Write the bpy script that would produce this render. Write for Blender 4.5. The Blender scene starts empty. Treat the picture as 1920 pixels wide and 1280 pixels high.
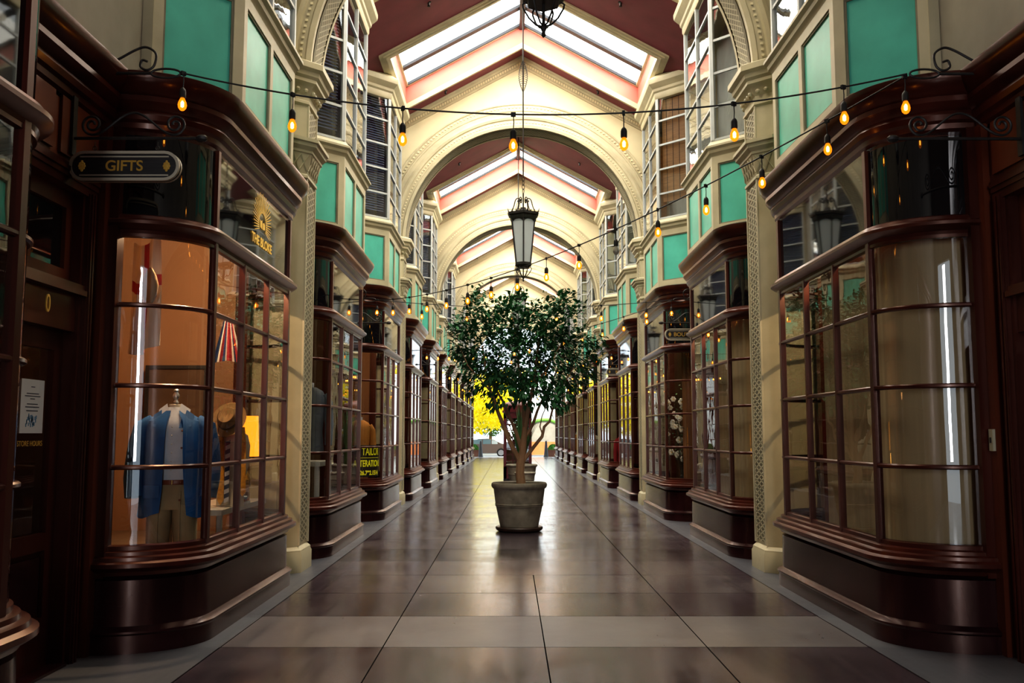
import bpy, math, random
from math import sin, cos, pi, radians, sqrt
from mathutils import Vector, Matrix
random.seed(7)
SC = bpy.context.scene
COL = SC.collection
CX = 0.26            # centre line of the arcade
WALLV = 3.36         # half width to the shop walls
M = 10.1             # length of one module
P0 = 11.2            # first pier pair
NK = 6

# ------------------------------------------------------------------ materials
MAT = {}
def pmat(name, col, rough=.5, metal=0., coat=0., emit=None, es=0., spec=.5, var=0., vscale=3., bump=0., bscale=30., stretch=(1,1,1), trans=0.):
    m = bpy.data.materials.new(name); m.use_nodes = True
    nt = m.node_tree; b = nt.nodes['Principled BSDF']
    if 'mahogany' in name or 'plinth' in name: b.inputs['Specular Tint'].default_value = (1, .60, .48, 1); b.inputs['Coat Tint'].default_value = (1, .7, .6, 1)
    b.inputs['Base Color'].default_value = (*col, 1)
    b.inputs['Roughness'].default_value = rough
    b.inputs['Metallic'].default_value = metal
    b.inputs['Coat Weight'].default_value = coat
    b.inputs['Coat Roughness'].default_value = .12
    b.inputs['Specular IOR Level'].default_value = spec
    b.inputs['Transmission Weight'].default_value = trans
    if emit:
        b.inputs['Emission Color'].default_value = (*emit, 1); b.inputs['Emission Strength'].default_value = es
    tc = nt.nodes.new('ShaderNodeTexCoord'); mp = nt.nodes.new('ShaderNodeMapping')
    mp.inputs['Scale'].default_value = stretch
    nt.links.new(tc.outputs['Object'], mp.inputs['Vector'])
    if var > 0:
        n = nt.nodes.new('ShaderNodeTexNoise'); n.inputs['Scale'].default_value = vscale; n.inputs['Detail'].default_value = 6
        nt.links.new(mp.outputs['Vector'], n.inputs['Vector'])
        r = nt.nodes.new('ShaderNodeValToRGB')
        r.color_ramp.elements[0].position = .3; r.color_ramp.elements[1].position = .7
        r.color_ramp.elements[0].color = (*[c*(1-var) for c in col], 1)
        r.color_ramp.elements[1].color = (*[min(1, c*(1+var)) for c in col], 1)
        nt.links.new(n.outputs['Fac'], r.inputs['Fac']); nt.links.new(r.outputs['Color'], b.inputs['Base Color'])
    if bump > 0:
        n2 = nt.nodes.new('ShaderNodeTexNoise'); n2.inputs['Scale'].default_value = bscale; n2.inputs['Detail'].default_value = 4
        nt.links.new(mp.outputs['Vector'], n2.inputs['Vector'])
        bp = nt.nodes.new('ShaderNodeBump'); bp.inputs['Strength'].default_value = bump; bp.inputs['Distance'].default_value = .01
        nt.links.new(n2.outputs['Fac'], bp.inputs['Height']); nt.links.new(bp.outputs['Normal'], b.inputs['Normal'])
    MAT[name] = m
    return m

pmat('mahogany', (.052, .012, .008), .28, coat=.12, var=.45, vscale=4, stretch=(1, 1, .25), bump=.05, bscale=12)
pmat('mahogany_panel', (.105, .026, .012), .34, coat=.1, var=.4, vscale=3, stretch=(1, 1, .2))
pmat('plinth_wood', (.024, .006, .008), .25, coat=.12, var=.4, vscale=3, stretch=(1, 1, .3))
pmat('cream', (.50, .44, .29), .5, var=.14, vscale=2.5, bump=.08, bscale=18)
pmat('cream_light', (.72, .64, .42), .55, var=.08, vscale=1.5)
pmat('cream_dark', (.25, .22, .15), .7, var=.2, vscale=4)
pmat('grey_plaster', (.30, .27, .22), .8, var=.18, vscale=1.6)
pmat('turquoise', (.10, .50, .38), .42, var=.16, vscale=2.2)
pmat('burgundy', (.18, .032, .045), .6, var=.15, vscale=2)
pmat('salmon', (.62, .17, .12), .6, var=.08, vscale=2)
pmat('skylight_bar', (.03, .03, .035), .5)
pmat('window_white', (.46, .48, .47), .45, var=.08, vscale=5)
pmat('room_dark', (.010, .011, .016), .9)
pmat('blind', (.10, .12, .19), .5)
pmat('blind_pale', (.40, .40, .32), .6)
pmat('bamboo', (.26, .12, .035), .6, var=.4, vscale=8, stretch=(.4, .4, 14), emit=(.9, .35, .05), es=.06)  # emission paints in the orange light on the blinds
pmat('iron', (.035, .030, .028), .45, metal=.4, var=.3, vscale=20)
pmat('cord_black', (.012, .012, .013), .6)
pmat('socket', (.015, .013, .012), .5)
pmat('gold', (.62, .38, .08), .35, metal=.6, emit=(.6, .36, .07), es=.05)
pmat('gold_leaf', (.85, .52, .08), .45, emit=(.9, .5, .06), es=.35)
pmat('brass', (.70, .45, .12), .25, metal=1.)
pmat('sign_black', (.020, .017, .017), .5, var=.5, vscale=5, stretch=(1, 1, 20))
pmat('sign_cream', (.46, .40, .30), .5)
pmat('frosted', (.48, .50, .50), .45, emit=(.7, .76, .76), es=.10, var=.06, vscale=3)
pmat('bulb_glass', (.9, .42, .05), .2, emit=(1., .32, .03), es=2.2)
pmat('filament', (1, .8, .4), .5, emit=(1., .72, .28), es=40)
pmat('bulb_dead', (.35, .33, .26), .15)
pmat('black_glass', (.006, .006, .008), .03, spec=.8)
pmat('pot', (.30, .265, .205), .75, var=.35, vscale=5, bump=.3, bscale=25)
pmat('pot_wet', (.05, .026, .018), .4, var=.4, vscale=6)
pmat('soil', (.03, .02, .012), .95, var=.3, vscale=15)
pmat('bark', (.42, .25, .14), .8, var=.35, vscale=7, bump=.4, bscale=20, stretch=(1, 1, .3))
pmat('leaf', (.028, .12, .042), .5, var=.6, vscale=2.5, spec=.3)
pmat('spike_leaf', (.04, .11, .035), .45, var=.4, vscale=4)
pmat('red_paint', (.11, .004, .008), .35, var=.15, vscale=3)
pmat('paper', (.62, .62, .66), .7)
pmat('ink', (.06, .06, .10), .7)
pmat('ink_blue', (.12, .25, .42), .7)
pmat('denim_blue', (.008, .085, .25), .75, var=.25, vscale=6, bump=.3, bscale=12)
pmat('shirt_white', (.60, .62, .68), .8, var=.1, vscale=8, bump=.4, bscale=14)
pmat('khaki', (.34, .25, .14), .8, var=.2, vscale=5, bump=.3, bscale=10)
pmat('leather', (.20, .05, .02), .4)
pmat('linen', (.68, .60, .46), .85, var=.1, vscale=6)
pmat('suit_grey', (.10, .12, .15), .8, var=.15, vscale=9)
pmat('suit_orange', (.50, .20, .03), .8, var=.2, vscale=5)
pmat('felt', (.26, .15, .06), .85, var=.15, vscale=8)
pmat('felt_band', (.02, .018, .018), .6)
pmat('tie_yellow', (.62, .30, .03), .6, var=.3, vscale=40)
pmat('tie_navy', (.02, .03, .08), .5)
pmat('flag_white', (.62, .56, .48), .85, var=.12, vscale=4)
pmat('flag_red', (.36, .02, .03), .85)
pmat('flag_blue', (.02, .035, .12), .85)
pmat('lamp_shade', (.9, .4, .05), .7, emit=(1., .34, .02), es=2.6)
pmat('table_white', (.50, .48, .44), .4)
pmat('curtain_cream', (.42, .30, .17), .8, var=.12, vscale=2, stretch=(6, 6, .15), bump=.2, bscale=5)
pmat('drape_orange', (.55, .22, .03), .8, var=.3, vscale=2, stretch=(5, 5, .15))
pmat('drape_brown', (.15, .06, .02), .8, var=.5, vscale=2, stretch=(6, 6, .15))
pmat('interior_tan', (.30, .155, .08), .85, var=.12, vscale=1)
pmat('interior_brown', (.10, .055, .03), .85, var=.3, vscale=2)
pmat('interior_dark', (.035, .025, .020), .9, var=.3, vscale=2)
pmat('deck', (.16, .10, .06), .5, var=.2, vscale=3)
pmat('sign_yellow', (.75, .68, .02), .5, emit=(.8, .72, .02), es=.3)
pmat('white_petal', (.75, .70, .62), .7)
pmat('twig', (.05, .035, .02), .8)
pmat('road', (.22, .23, .24), .8, var=.15, vscale=.5)
pmat('pavement', (.50, .49, .47), .7, var=.1, vscale=.7)
pmat('foliage_yellow', (.70, .60, .01), .6, var=.3, vscale=1.2, emit=(.85, .72, .0), es=.35)  # leaves given a glow of their own for sunlit brightness
pmat('foliage_green', (.12, .30, .03), .6, var=.4, vscale=1.0)
pmat('car_paint', (.20, .16, .15), .25, metal=.5, coat=.5)
pmat('car_glass', (.12, .20, .22), .15, spec=.8)
pmat('tyre', (.02, .02, .02), .8)
pmat('hub', (.55, .55, .56), .35, metal=.8)
pmat('orange_wall', (.62, .20, .06), .7, var=.15, vscale=2)
pmat('white_wall', (.80, .84, .86), .7, var=.04, vscale=1)
pmat('bollard', (.03, .035, .045), .5)
pmat('planter_brown', (.16, .07, .05), .7, var=.2, vscale=3)
pmat('shrub', (.06, .22, .03), .7, var=.4, vscale=6)
pmat('intercom', (.50, .45, .32), .5)

def glass_mat(name, tint=(1, 1, 1), base=.05, rough=0.0):
    m = bpy.data.materials.new(name); m.use_nodes = True; nt = m.node_tree; nt.nodes.clear()
    out = nt.nodes.new('ShaderNodeOutputMaterial'); mix = nt.nodes.new('ShaderNodeMixShader')
    tr = nt.nodes.new('ShaderNodeBsdfTransparent'); tr.inputs['Color'].default_value = (*tint, 1)
    gl = nt.nodes.new('ShaderNodeBsdfGlossy'); gl.inputs['Roughness'].default_value = rough
    lw = nt.nodes.new('ShaderNodeLayerWeight'); lw.inputs['Blend'].default_value = .5
    pw = nt.nodes.new('ShaderNodeMath'); pw.operation = 'POWER'; pw.inputs[1].default_value = 4.
    ma = nt.nodes.new('ShaderNodeMath'); ma.operation = 'MULTIPLY_ADD'; ma.inputs[1].default_value = 1-base; ma.inputs[2].default_value = base
    nt.links.new(lw.outputs['Facing'], pw.inputs[0]); nt.links.new(pw.outputs[0], ma.inputs[0])
    nt.links.new(ma.outputs[0], mix.inputs['Fac']); nt.links.new(tr.outputs[0], mix.inputs[1]); nt.links.new(gl.outputs[0], mix.inputs[2])
    tc = nt.nodes.new('ShaderNodeTexCoord'); n = nt.nodes.new('ShaderNodeTexNoise'); n.inputs['Scale'].default_value = 2.2
    bp = nt.nodes.new('ShaderNodeBump'); bp.inputs['Strength'].default_value = .06; bp.inputs['Distance'].default_value = .02
    nt.links.new(tc.outputs['Object'], n.inputs['Vector']); nt.links.new(n.outputs['Fac'], bp.inputs['Height']); nt.links.new(bp.outputs['Normal'], gl.inputs['Normal'])
    nt.links.new(mix.outputs[0], out.inputs['Surface']); MAT[name] = m
glass_mat('shop_glass', (.93, .94, .92), .10)
glass_mat('upper_glass', (.80, .86, .90), .12)

def sky_pane():
    m = bpy.data.materials.new('skylight_glass'); m.use_nodes = True; nt = m.node_tree; nt.nodes.clear()
    out = nt.nodes.new('ShaderNodeOutputMaterial'); em = nt.nodes.new('ShaderNodeEmission')
    tc = nt.nodes.new('ShaderNodeTexCoord'); n = nt.nodes.new('ShaderNodeTexNoise'); n.inputs['Scale'].default_value = .7
    r = nt.nodes.new('ShaderNodeValToRGB'); r.color_ramp.elements[0].color = (.86, .95, .95, 1); r.color_ramp.elements[1].color = (1, .99, .95, 1)
    nt.links.new(tc.outputs['Object'], n.inputs['Vector']); nt.links.new(n.outputs['Fac'], r.inputs['Fac']); nt.links.new(r.outputs['Color'], em.inputs['Color'])
    em.inputs['Strength'].default_value = 10.
    nt.links.new(em.outputs[0], out.inputs['Surface']); MAT['skylight_glass'] = m
    m2 = m.copy(); m2.name = 'skylight_glass_dim'; m2.node_tree.nodes['Emission'].inputs['Strength'].default_value = 1.2; MAT['skylight_glass_dim'] = m2
sky_pane()

def floor_mat():
    m = bpy.data.materials.new('paving'); m.use_nodes = True; nt = m.node_tree; b = nt.nodes['Principled BSDF']; N = nt.nodes.new; L = nt.links.new
    tc = N('ShaderNodeTexCoord'); sp = N('ShaderNodeSeparateXYZ'); L(tc.outputs['Object'], sp.inputs[0])
    def math_(op, a, b_=None, c=None):
        n = N('ShaderNodeMath'); n.operation = op
        for i, v in enumerate((a, b_, c)):
            if v is None: continue
            if isinstance(v, (int, float)): n.inputs[i].default_value = v
            else: L(v, n.inputs[i])
        return n.outputs[0]
    u = math_('DIVIDE', math_('SUBTRACT', sp.outputs[0], CX), 1.22)
    v = math_('DIVIDE', math_('SUBTRACT', sp.outputs[1], 7.17), 1.187)
    fu = math_('FLOOR', u); fv = math_('FLOOR', v)
    cb = N('ShaderNodeCombineXYZ'); L(fu, cb.inputs[0]); L(fv, cb.inputs[1])
    wn = N('ShaderNodeTexWhiteNoise'); wn.noise_dimensions = '2D'; L(cb.outputs[0], wn.inputs['Vector'])
    cr = N('ShaderNodeCombineXYZ'); L(fv, cr.inputs[0]); wr = N('ShaderNodeTexWhiteNoise'); wr.noise_dimensions = '1D'; L(fv, wr.inputs['W'])
    # joints
    def edge(x):
        f = math_('FRACT', x); return math_('MINIMUM', f, math_('SUBTRACT', 1., f))
    e = math_('MINIMUM', math_('MULTIPLY', edge(u), 1.22), math_('MULTIPLY', edge(v), 1.187))
    side = math_('GREATER_THAN', math_('ABSOLUTE', math_('SUBTRACT', sp.outputs[0], CX)), 2.45)
    # side strips have no cross joints and only long ones
    eu = math_('MULTIPLY', edge(u), 1.22)
    mixe = N('ShaderNodeMix'); L(side, mixe.inputs['Factor']); L(e, mixe.inputs[2]); L(eu, mixe.inputs[3])
    far = math_('GREATER_THAN', sp.outputs[1], 10.73)
    mid = math_('LESS_THAN', math_('ABSOLUTE', math_('SUBTRACT', sp.outputs[0], CX)), .03)
    vj = math_('LESS_THAN', math_('MULTIPLY', edge(v), 1.187), .0045)
    off = math_('MULTIPLY', math_('MULTIPLY', far, mid), math_('SUBTRACT', 1., vj))
    joint = math_('MULTIPLY', math_('LESS_THAN', mixe.outputs[0], .0048), math_('SUBTRACT', 1., off))
    n1 = N('ShaderNodeTexNoise'); n1.inputs['Scale'].default_value = 1.3; n1.inputs['Detail'].default_value = 8; n1.inputs['Roughness'].default_value = .65; L(tc.outputs['Object'], n1.inputs['Vector'])
    mpp = N('ShaderNodeMapping'); mpp.inputs['Scale'].default_value = (11, .5, 1); L(tc.outputs['Object'], mpp.inputs['Vector'])
    n2 = N('ShaderNodeTexNoise'); n2.inputs['Scale'].default_value = 2.; n2.inputs['Detail'].default_value = 5; L(mpp.outputs[0], n2.inputs['Vector'])
    n3 = N('ShaderNodeTexNoise'); n3.inputs['Scale'].default_value = 60.; n3.inputs['Detail'].default_value = 3; L(tc.outputs['Object'], n3.inputs['Vector'])
    # tile brightness : the pale row lies between 7.17+1.187 and 7.17
    is_pale = math_('COMPARE', fv, 0., .1)
    br = math_('ADD', math_('MULTIPLY', wn.outputs['Value'], .35), math_('MULTIPLY', wr.outputs['Value'], .35))
    br = math_('ADD', br, math_('MULTIPLY', n1.outputs['Fac'], .55))
    br = math_('ADD', br, math_('MULTIPLY', n2.outputs['Fac'], .55))
    br = math_('SUBTRACT', br, .46)
    br = math_('ADD', br, math_('MULTIPLY', is_pale, .33))
    ramp = N('ShaderNodeValToRGB'); L(br, ramp.inputs['Fac'])
    el = ramp.color_ramp.elements; el[0].position = 0; el[0].color = (.022, .016, .020, 1); el[1].position = 1; el[1].color = (.145, .128, .130, 1)
    ne = ramp.color_ramp.elements.new(.45); ne.color = (.074, .054, .066, 1)
    mixs = N('ShaderNodeMix'); mixs.data_type = 'RGBA'; L(side, mixs.inputs['Factor']); L(ramp.outputs[0], mixs.inputs[6]); mixs.inputs[7].default_value = (.085, .085, .10, 1)
    mixj = N('ShaderNodeMix'); mixj.data_type = 'RGBA'; L(joint, mixj.inputs['Factor']); L(mixs.outputs[2], mixj.inputs[6]); mixj.inputs[7].default_value = (.008, .007, .008, 1)
    L(mixj.outputs[2], b.inputs['Base Color'])
    rr = math_('ADD', math_('MULTIPLY_ADD', n1.outputs['Fac'], .30, .0), math_('MULTIPLY', n2.outputs['Fac'], .10))
    rr = math_('ADD', rr, math_('MULTIPLY', side, .18)); rr = math_('ADD', rr, math_('MULTIPLY', is_pale, .12))
    rr = math_('MAXIMUM', rr, math_('MULTIPLY', joint, .95)); L(rr, b.inputs['Roughness']); L(math_('MULTIPLY_ADD', joint, -.75, .75), b.inputs['Specular IOR Level'])
    h = math_('SUBTRACT', math_('ADD', math_('MULTIPLY', n1.outputs['Fac'], .6), math_('ADD', math_('MULTIPLY', n3.outputs['Fac'], .10), math_('MULTIPLY', n2.outputs['Fac'], .25))), math_('MULTIPLY', joint, .5))
    bp = N('ShaderNodeBump'); bp.inputs['Strength'].default_value = .12; bp.inputs['Distance'].default_value = .012; L(h, bp.inputs['Height']); L(bp.outputs[0], b.inputs['Normal'])
    MAT['paving'] = m
floor_mat()

# ------------------------------------------------------------------ mesh helpers
class MB:
    def __init__(s): s.v = []; s.f = []; s.m = []; s.mats = []; s.sm = []
    def mi(s, mat):
        if mat not in s.mats: s.mats.append(mat)
        return s.mats.index(mat)
    def add(s, vs, fs, mat, smooth=False):
        o = len(s.v); s.v += [tuple(v) for v in vs]; k = s.mi(mat)
        for f in fs: s.f.append(tuple(i+o for i in f)); s.m.append(k); s.sm.append(smooth)
        return s
    def box(s, x0, x1, y0, y1, z0, z1, mat):
        vs = [(x, y, z) for z in (z0, z1) for y in (y0, y1) for x in (x0, x1)]
        return s.add(vs, [(0, 2, 3, 1), (4, 5, 7, 6), (0, 1, 5, 4), (2, 6, 7, 3), (0, 4, 6, 2), (1, 3, 7, 5)], mat)
    def hexa(s, p, mat):     # 8 points: bottom quad then top quad
        return s.add(p, [(3, 2, 1, 0), (4, 5, 6, 7), (0, 1, 5, 4), (1, 2, 6, 5), (2, 3, 7, 6), (3, 0, 4, 7)], mat)
    def edgebox(s, p0, p1, s0, s1, z0, z1, d0, d1, mat):
        p0 = Vector(p0[:2]); p1 = Vector(p1[:2]); t = (p1-p0).normalized(); n = Vector((-t.y, t.x))
        q = []
        for z in (z0, z1):
            for a, d in ((s0, d0), (s1, d0), (s1, d1), (s0, d1)):
                w = p0+t*a+n*d; q.append((w.x, w.y, z))
        return s.hexa(q, mat)
    def loft(s, rings, mat, cap=True, smooth=True, closed=True):
        n = len(rings[0]); vs = [p for r in rings for p in r]; fs = []
        for i in range(len(rings)-1):
            for j in range(n if closed else n-1):
                a = i*n+j; b = i*n+(j+1) % n; fs.append((a, b, b+n, a+n))
        s.add(vs, fs, mat, smooth)
        if cap and closed:
            s.add(rings[0], [tuple(range(n))[::-1]], mat); s.add(rings[-1], [tuple(range(n))], mat)
        return s
    def tube(s, pts, r, mat, n=8, cap=True):
        pts = [Vector(p) for p in pts]
        rs = r if isinstance(r, (list, tuple)) else [r]*len(pts)
        rings = []; up = Vector((0, 0, 1)); prev = None
        for i, p in enumerate(pts):
            t = (pts[min(i+1, len(pts)-1)]-pts[max(i-1, 0)]).normalized()
            if prev is None:
                a = t.cross(up)
                if a.length < .05: a = t.cross(Vector((1, 0, 0)))
                a.normalize()
            else:
                a = prev-t*prev.dot(t)
                if a.length < 1e-5: a = t.cross(Vector((1, 0, 0)))
                a.normalize()
            prev = a; b = t.cross(a)
            rings.append([p+(a*cos(2*pi*k/n)+b*sin(2*pi*k/n))*rs[i] for k in range(n)])
        return s.loft(rings, mat, cap)
    def lathe(s, prof, mat, n=24, c=(0, 0, 0), smooth=True, sx=1., sy=1.):
        rings = [[(c[0]+r*sx*cos(2*pi*k/n), c[1]+r*sy*sin(2*pi*k/n), c[2]+z) for k in range(n)] for r, z in prof]
        return s.loft(rings, mat, True, smooth)
    def sweep(s, path, prof, mat, smooth=False, cap=True, closed=False):
        # path: (x,y) points, prof: (outward, z); outward is to the left of travel
        P = offset_frames(path, closed); n = len(prof); rings = []
        for (p, nrm) in P: rings.append([(p[0]+nrm[0]*o, p[1]+nrm[1]*o, z) for o, z in prof])
        if closed: rings.append(rings[0])
        vs = [q for r in rings for q in r]; fs = []
        for i in range(len(rings)-1):
            for j in range(n-1):
                a = i*n+j; fs.append((a, a+n, a+n+1, a+1))
        s.add(vs, fs, mat, smooth)
        if cap and not closed:
            s.add(rings[0], [tuple(range(n))], mat); s.add(rings[-1], [tuple(range(n))[::-1]], mat)
        return s
    def ball(s, c, r, mat, n=12, sx=1, sy=1, sz=1):
        m = n//2
        prof = [(max(1e-4, r*sin(pi*i/m)), -r*cos(pi*i/m)) for i in range(m+1)]
        rings = [[(c[0]+q*sx*cos(2*pi*k/n), c[1]+q*sy*sin(2*pi*k/n), c[2]+z*sz) for k in range(n)] for q, z in prof]
        return s.loft(rings, mat, True)
    def mesh(s, name):
        me = bpy.data.meshes.new(name); me.from_pydata(s.v, [], s.f)
        for m in s.mats: me.materials.append(MAT[m])
        me.polygons.foreach_set('material_index', s.m); me.polygons.foreach_set('use_smooth', [True]*len(s.f))
        me.update(); me.set_sharp_from_angle(angle=radians(27)); return me
    def build(s, name, parent=None, loc=(0, 0, 0), rz=0.):
        o = bpy.data.objects.new(name, s.mesh(name)); COL.objects.link(o)
        if parent: o.parent = parent
        o.location = loc; o.rotation_euler = (0, 0, rz); return o

def offset_frames(path, closed=False):
    out = []; n = len(path)
    for i, p in enumerate(path):
        p = Vector(p[:2])
        if closed: a = Vector(path[i-1][:2]); b = Vector(path[(i+1) % n][:2])
        else: a = Vector(path[i-1][:2]) if i > 0 else None; b = Vector(path[i+1][:2]) if i < n-1 else None
        ds = []
        if a is not None: ds.append((p-a).normalized())
        if b is not None: ds.append((b-p).normalized())
        ns = [Vector((-d.y, d.x)) for d in ds]
        m = sum(ns, Vector((0, 0))); m.normalize(); k = 1/max(.4, m.dot(ns[0]))
        out.append((p, m*k))
    return out
def offset_path(path, d):
    return [(p.x+n.x*d, p.y+n.y*d) for p, n in offset_frames(path)]

def tag(o, label, cat, group=None, kind=None):
    o['label'] = label; o['category'] = cat
    if group: o['group'] = group
    if kind: o['kind'] = kind
    return o
def thing(name, label, cat, loc=(0, 0, 0), rz=0., group=None):
    o = bpy.data.objects.new(name, None); COL.objects.link(o); o.location = loc; o.rotation_euler = (0, 0, rz); o.empty_display_size = .2
    return tag(o, label, cat, group)
def struct(o): o['kind'] = 'structure'; return o
def sroot(name, loc=(0, 0, 0), rz=0.):
    o = bpy.data.objects.new(name, None); COL.objects.link(o); o.location = loc; o.rotation_euler = (0, 0, rz); o['kind'] = 'structure'; return o
def dup(root, loc, rz, label=None, group=None):
    r = root.copy(); COL.objects.link(r); r.location = loc; r.rotation_euler = (0, 0, rz)
    if label: r['label'] = label
    if group: r['group'] = group
    for ch in list(root.children):
        c = ch.copy(); COL.objects.link(c); c.parent = r
        for g in list(ch.children):
            d = g.copy(); COL.objects.link(d); d.parent = c
    return r
def text_mesh(txt, size, name, mat, ext=.004, bold=.0, parent=None, loc=(0, 0, 0), rot=(0, 0, 0), xs=1.):
    cu = bpy.data.curves.new(name, 'FONT'); cu.body = txt; cu.size = size; cu.align_x = 'CENTER'; cu.align_y = 'CENTER'; cu.extrude = ext; cu.offset = bold
    t = bpy.data.objects.new(name+'_tmp', cu); COL.objects.link(t)
    bpy.context.view_layer.update()
    me = bpy.data.meshes.new_from_object(t.evaluated_get(bpy.context.evaluated_depsgraph_get()))
    bpy.data.objects.remove(t); bpy.data.curves.remove(cu)
    me.materials.clear(); me.materials.append(MAT[mat]); me.name = name
    o = bpy.data.objects.new(name, me); COL.objects.link(o)
    if parent: o.parent = parent
    o.location = loc; o.rotation_euler = rot; o.scale = (xs, 1, 1); return o

def side_xf(side):   # local x runs along the hall, local y out from the wall
    return (CX-WALLV, -pi/2) if side == 'left' else (CX+WALLV, pi/2)
ORD = ['first', 'second', 'third', 'fourth', 'fifth', 'sixth', 'seventh', 'eighth', 'ninth', 'tenth', 'eleventh', 'twelfth', 'thirteenth', 'fourteenth', 'fifteenth', 'sixteenth']

# ------------------------------------------------------------------ shop bay (local coordinates)
HS = 1.25; EA = .50; FV = .67
def bay_path(nc=14):
    pts = [(-HS-EA, 0.0), (-HS-EA, .07)]
    for i in range(1, nc+1):
        a = pi/2*i/nc; pts.append((-HS-EA*cos(a), .07+(FV-.07)*sin(a)))
    n = len(pts)
    for x in (-HS+2*HS/3, HS-2*HS/3): pts.append((x, FV))
    pts += [(-x, y) for x, y in pts[:n][::-1]]
    return pts, n
BP, NB = bay_path()
CURVE_L = BP[1:NB]; STR = [BP[NB-1], BP[NB], BP[NB+1], BP[NB+2]]; CURVE_R = BP[NB+2:-1]
CORN = [(0, 3.93), (.03, 3.95), (.035, 3.99), (.06, 4.01), (.075, 4.05), (.065, 4.08), (.095, 4.10), (.125, 4.14), (.125, 4.18), (.11, 4.19), (.15, 4.22), (.185, 4.27), (.20, 4.31), (.20, 4.345), (.17, 4.36), (.0, 4.38)]
SILL = [(0, .54), (.055, .555), (.075, .585), (.11, .60), (.14, .62), (.14, .65), (.105, .665), (.10, .69), (.06, .70), (.055, .725), (.02, .735), (-.04, .74)]
LEDGE = [(-.03, 3.12), (.02, 3.125), (.03, 3.15), (.06, 3.165), (.095, 3.19), (.095, 3.215), (.06, 3.235), (.05, 3.26), (.015, 3.275), (-.03, 3.28)]
PLINTH = [(.09, 0), (.09, .13), (.105, .145), (.105, .16), (.07, .18), (.05, .19), (.045, .52), (0, .54)]
ZR = [.735, 1.345, 1.96, 2.575, 3.125]
def make_bay():
    parts = {}
    b = MB(); b.sweep(BP, PLINTH, 'plinth_wood'); parts['plinth'] = b
    b = MB(); b.sweep(BP, SILL, 'mahogany'); parts['sill'] = b
    b = MB(); b.sweep(BP, LEDGE, 'mahogany'); parts['transom_ledge'] = b
    b = MB(); b.sweep(BP, [(-.02, 3.90), (0, 3.90)]+CORN, 'mahogany'); parts['cornice'] = b
    # frame: mullions and glazing bars
    b = MB()
    for z in ZR[1:4]:
        b.sweep(BP[1:-1], [(-.015, z-.018), (.012, z-.018), (.026, z-.008), (.026, z+.008), (.012, z+.018), (-.015, z+.018)], 'mahogany')
    b.sweep(BP[1:-1], [(-.02, .735), (.02, .735), (.02, .765), (-.02, .775)], 'mahogany')
    b.sweep(BP[1:-1], [(-.02, 3.095), (.02, 3.10), (.02, 3.125), (-.02, 3.125)], 'mahogany')
    for i, p in enumerate(STR):
        w = .030 if i in (0, 3) else .020
        z1 = 3.92 if i in (0, 3) else 3.12
        b.box(p[0]-w, p[0]+w, p[1]-.025, p[1]+.028, .735, z1, 'mahogany')
    for sg in (-1, 1):
        x = sg*(HS+EA); b.box(min(x-sg*.05, x+sg*.07), max(x-sg*.05, x+sg*.07), -.02, .12, .54, 3.94, 'mahogany')
    parts['glazing_bars'] = b
    b = MB()
    for seg in (CURVE_L, STR, CURVE_R):
        b.sweep(seg, [(0, .74), (0, 3.12)], 'shop_glass', smooth=seg is not STR, cap=False)
    parts['window_pane'] = b
    b = MB()
    for seg in (CURVE_L, STR, CURVE_R):
        b.sweep(seg, [(0, 3.27), (0, 3.93)], 'black_glass', smooth=seg is not STR, cap=False)
    parts['transom_pane'] = b
    return parts
BAYM = {k: v.mesh(k) for k, v in make_bay().items()}

def interior(col, deck='deck'):
    b = MB(); x = HS+EA+.03; v = -1.6
    b.add([(-x, v, .3), (x, v, .3), (x, v, 4.2), (-x, v, 4.2)], [(0, 1, 2, 3)], col)
    b.add([(-x, v, .3), (-x, 0, .3), (-x, 0, 4.2), (-x, v, 4.2)], [(0, 1, 2, 3)], col)
    b.add([(x, v, .3), (x, 0, .3), (x, 0, 4.2), (x, v, 4.2)], [(0, 1, 2, 3)], col)
    pts = offset_path(BP, -.03)
    b.add([(p[0], p[1], .52) for p in pts]+[(x, v, .52), (-x, v, .52)], [tuple(range(len(pts)+2))], deck)
    b.add([(p[0], p[1], 3.92) for p in pts]+[(x, v, 4.1), (-x, v, 4.1)], [tuple(range(len(pts)+2))], 'interior_dark')
    return b.mesh('display_interior')
INT = {c: interior(c) for c in ('interior_tan', 'interior_brown', 'interior_dark')}

def add_lamp(name, kind, loc, energy, col=(1, 1, 1), size=.3, rot=(0, 0, 0), sy=None):
    l = bpy.data.lights.new(name, kind); l.energy = energy; l.color = col
    if kind == 'AREA':
        l.size = size
        if sy: l.shape = 'RECTANGLE'; l.size_y = sy
    elif kind == 'POINT': l.shadow_soft_size = size
    o = bpy.data.objects.new(name, l); COL.objects.link(o); o.location = loc; o.rotation_euler = rot; return o

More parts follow.
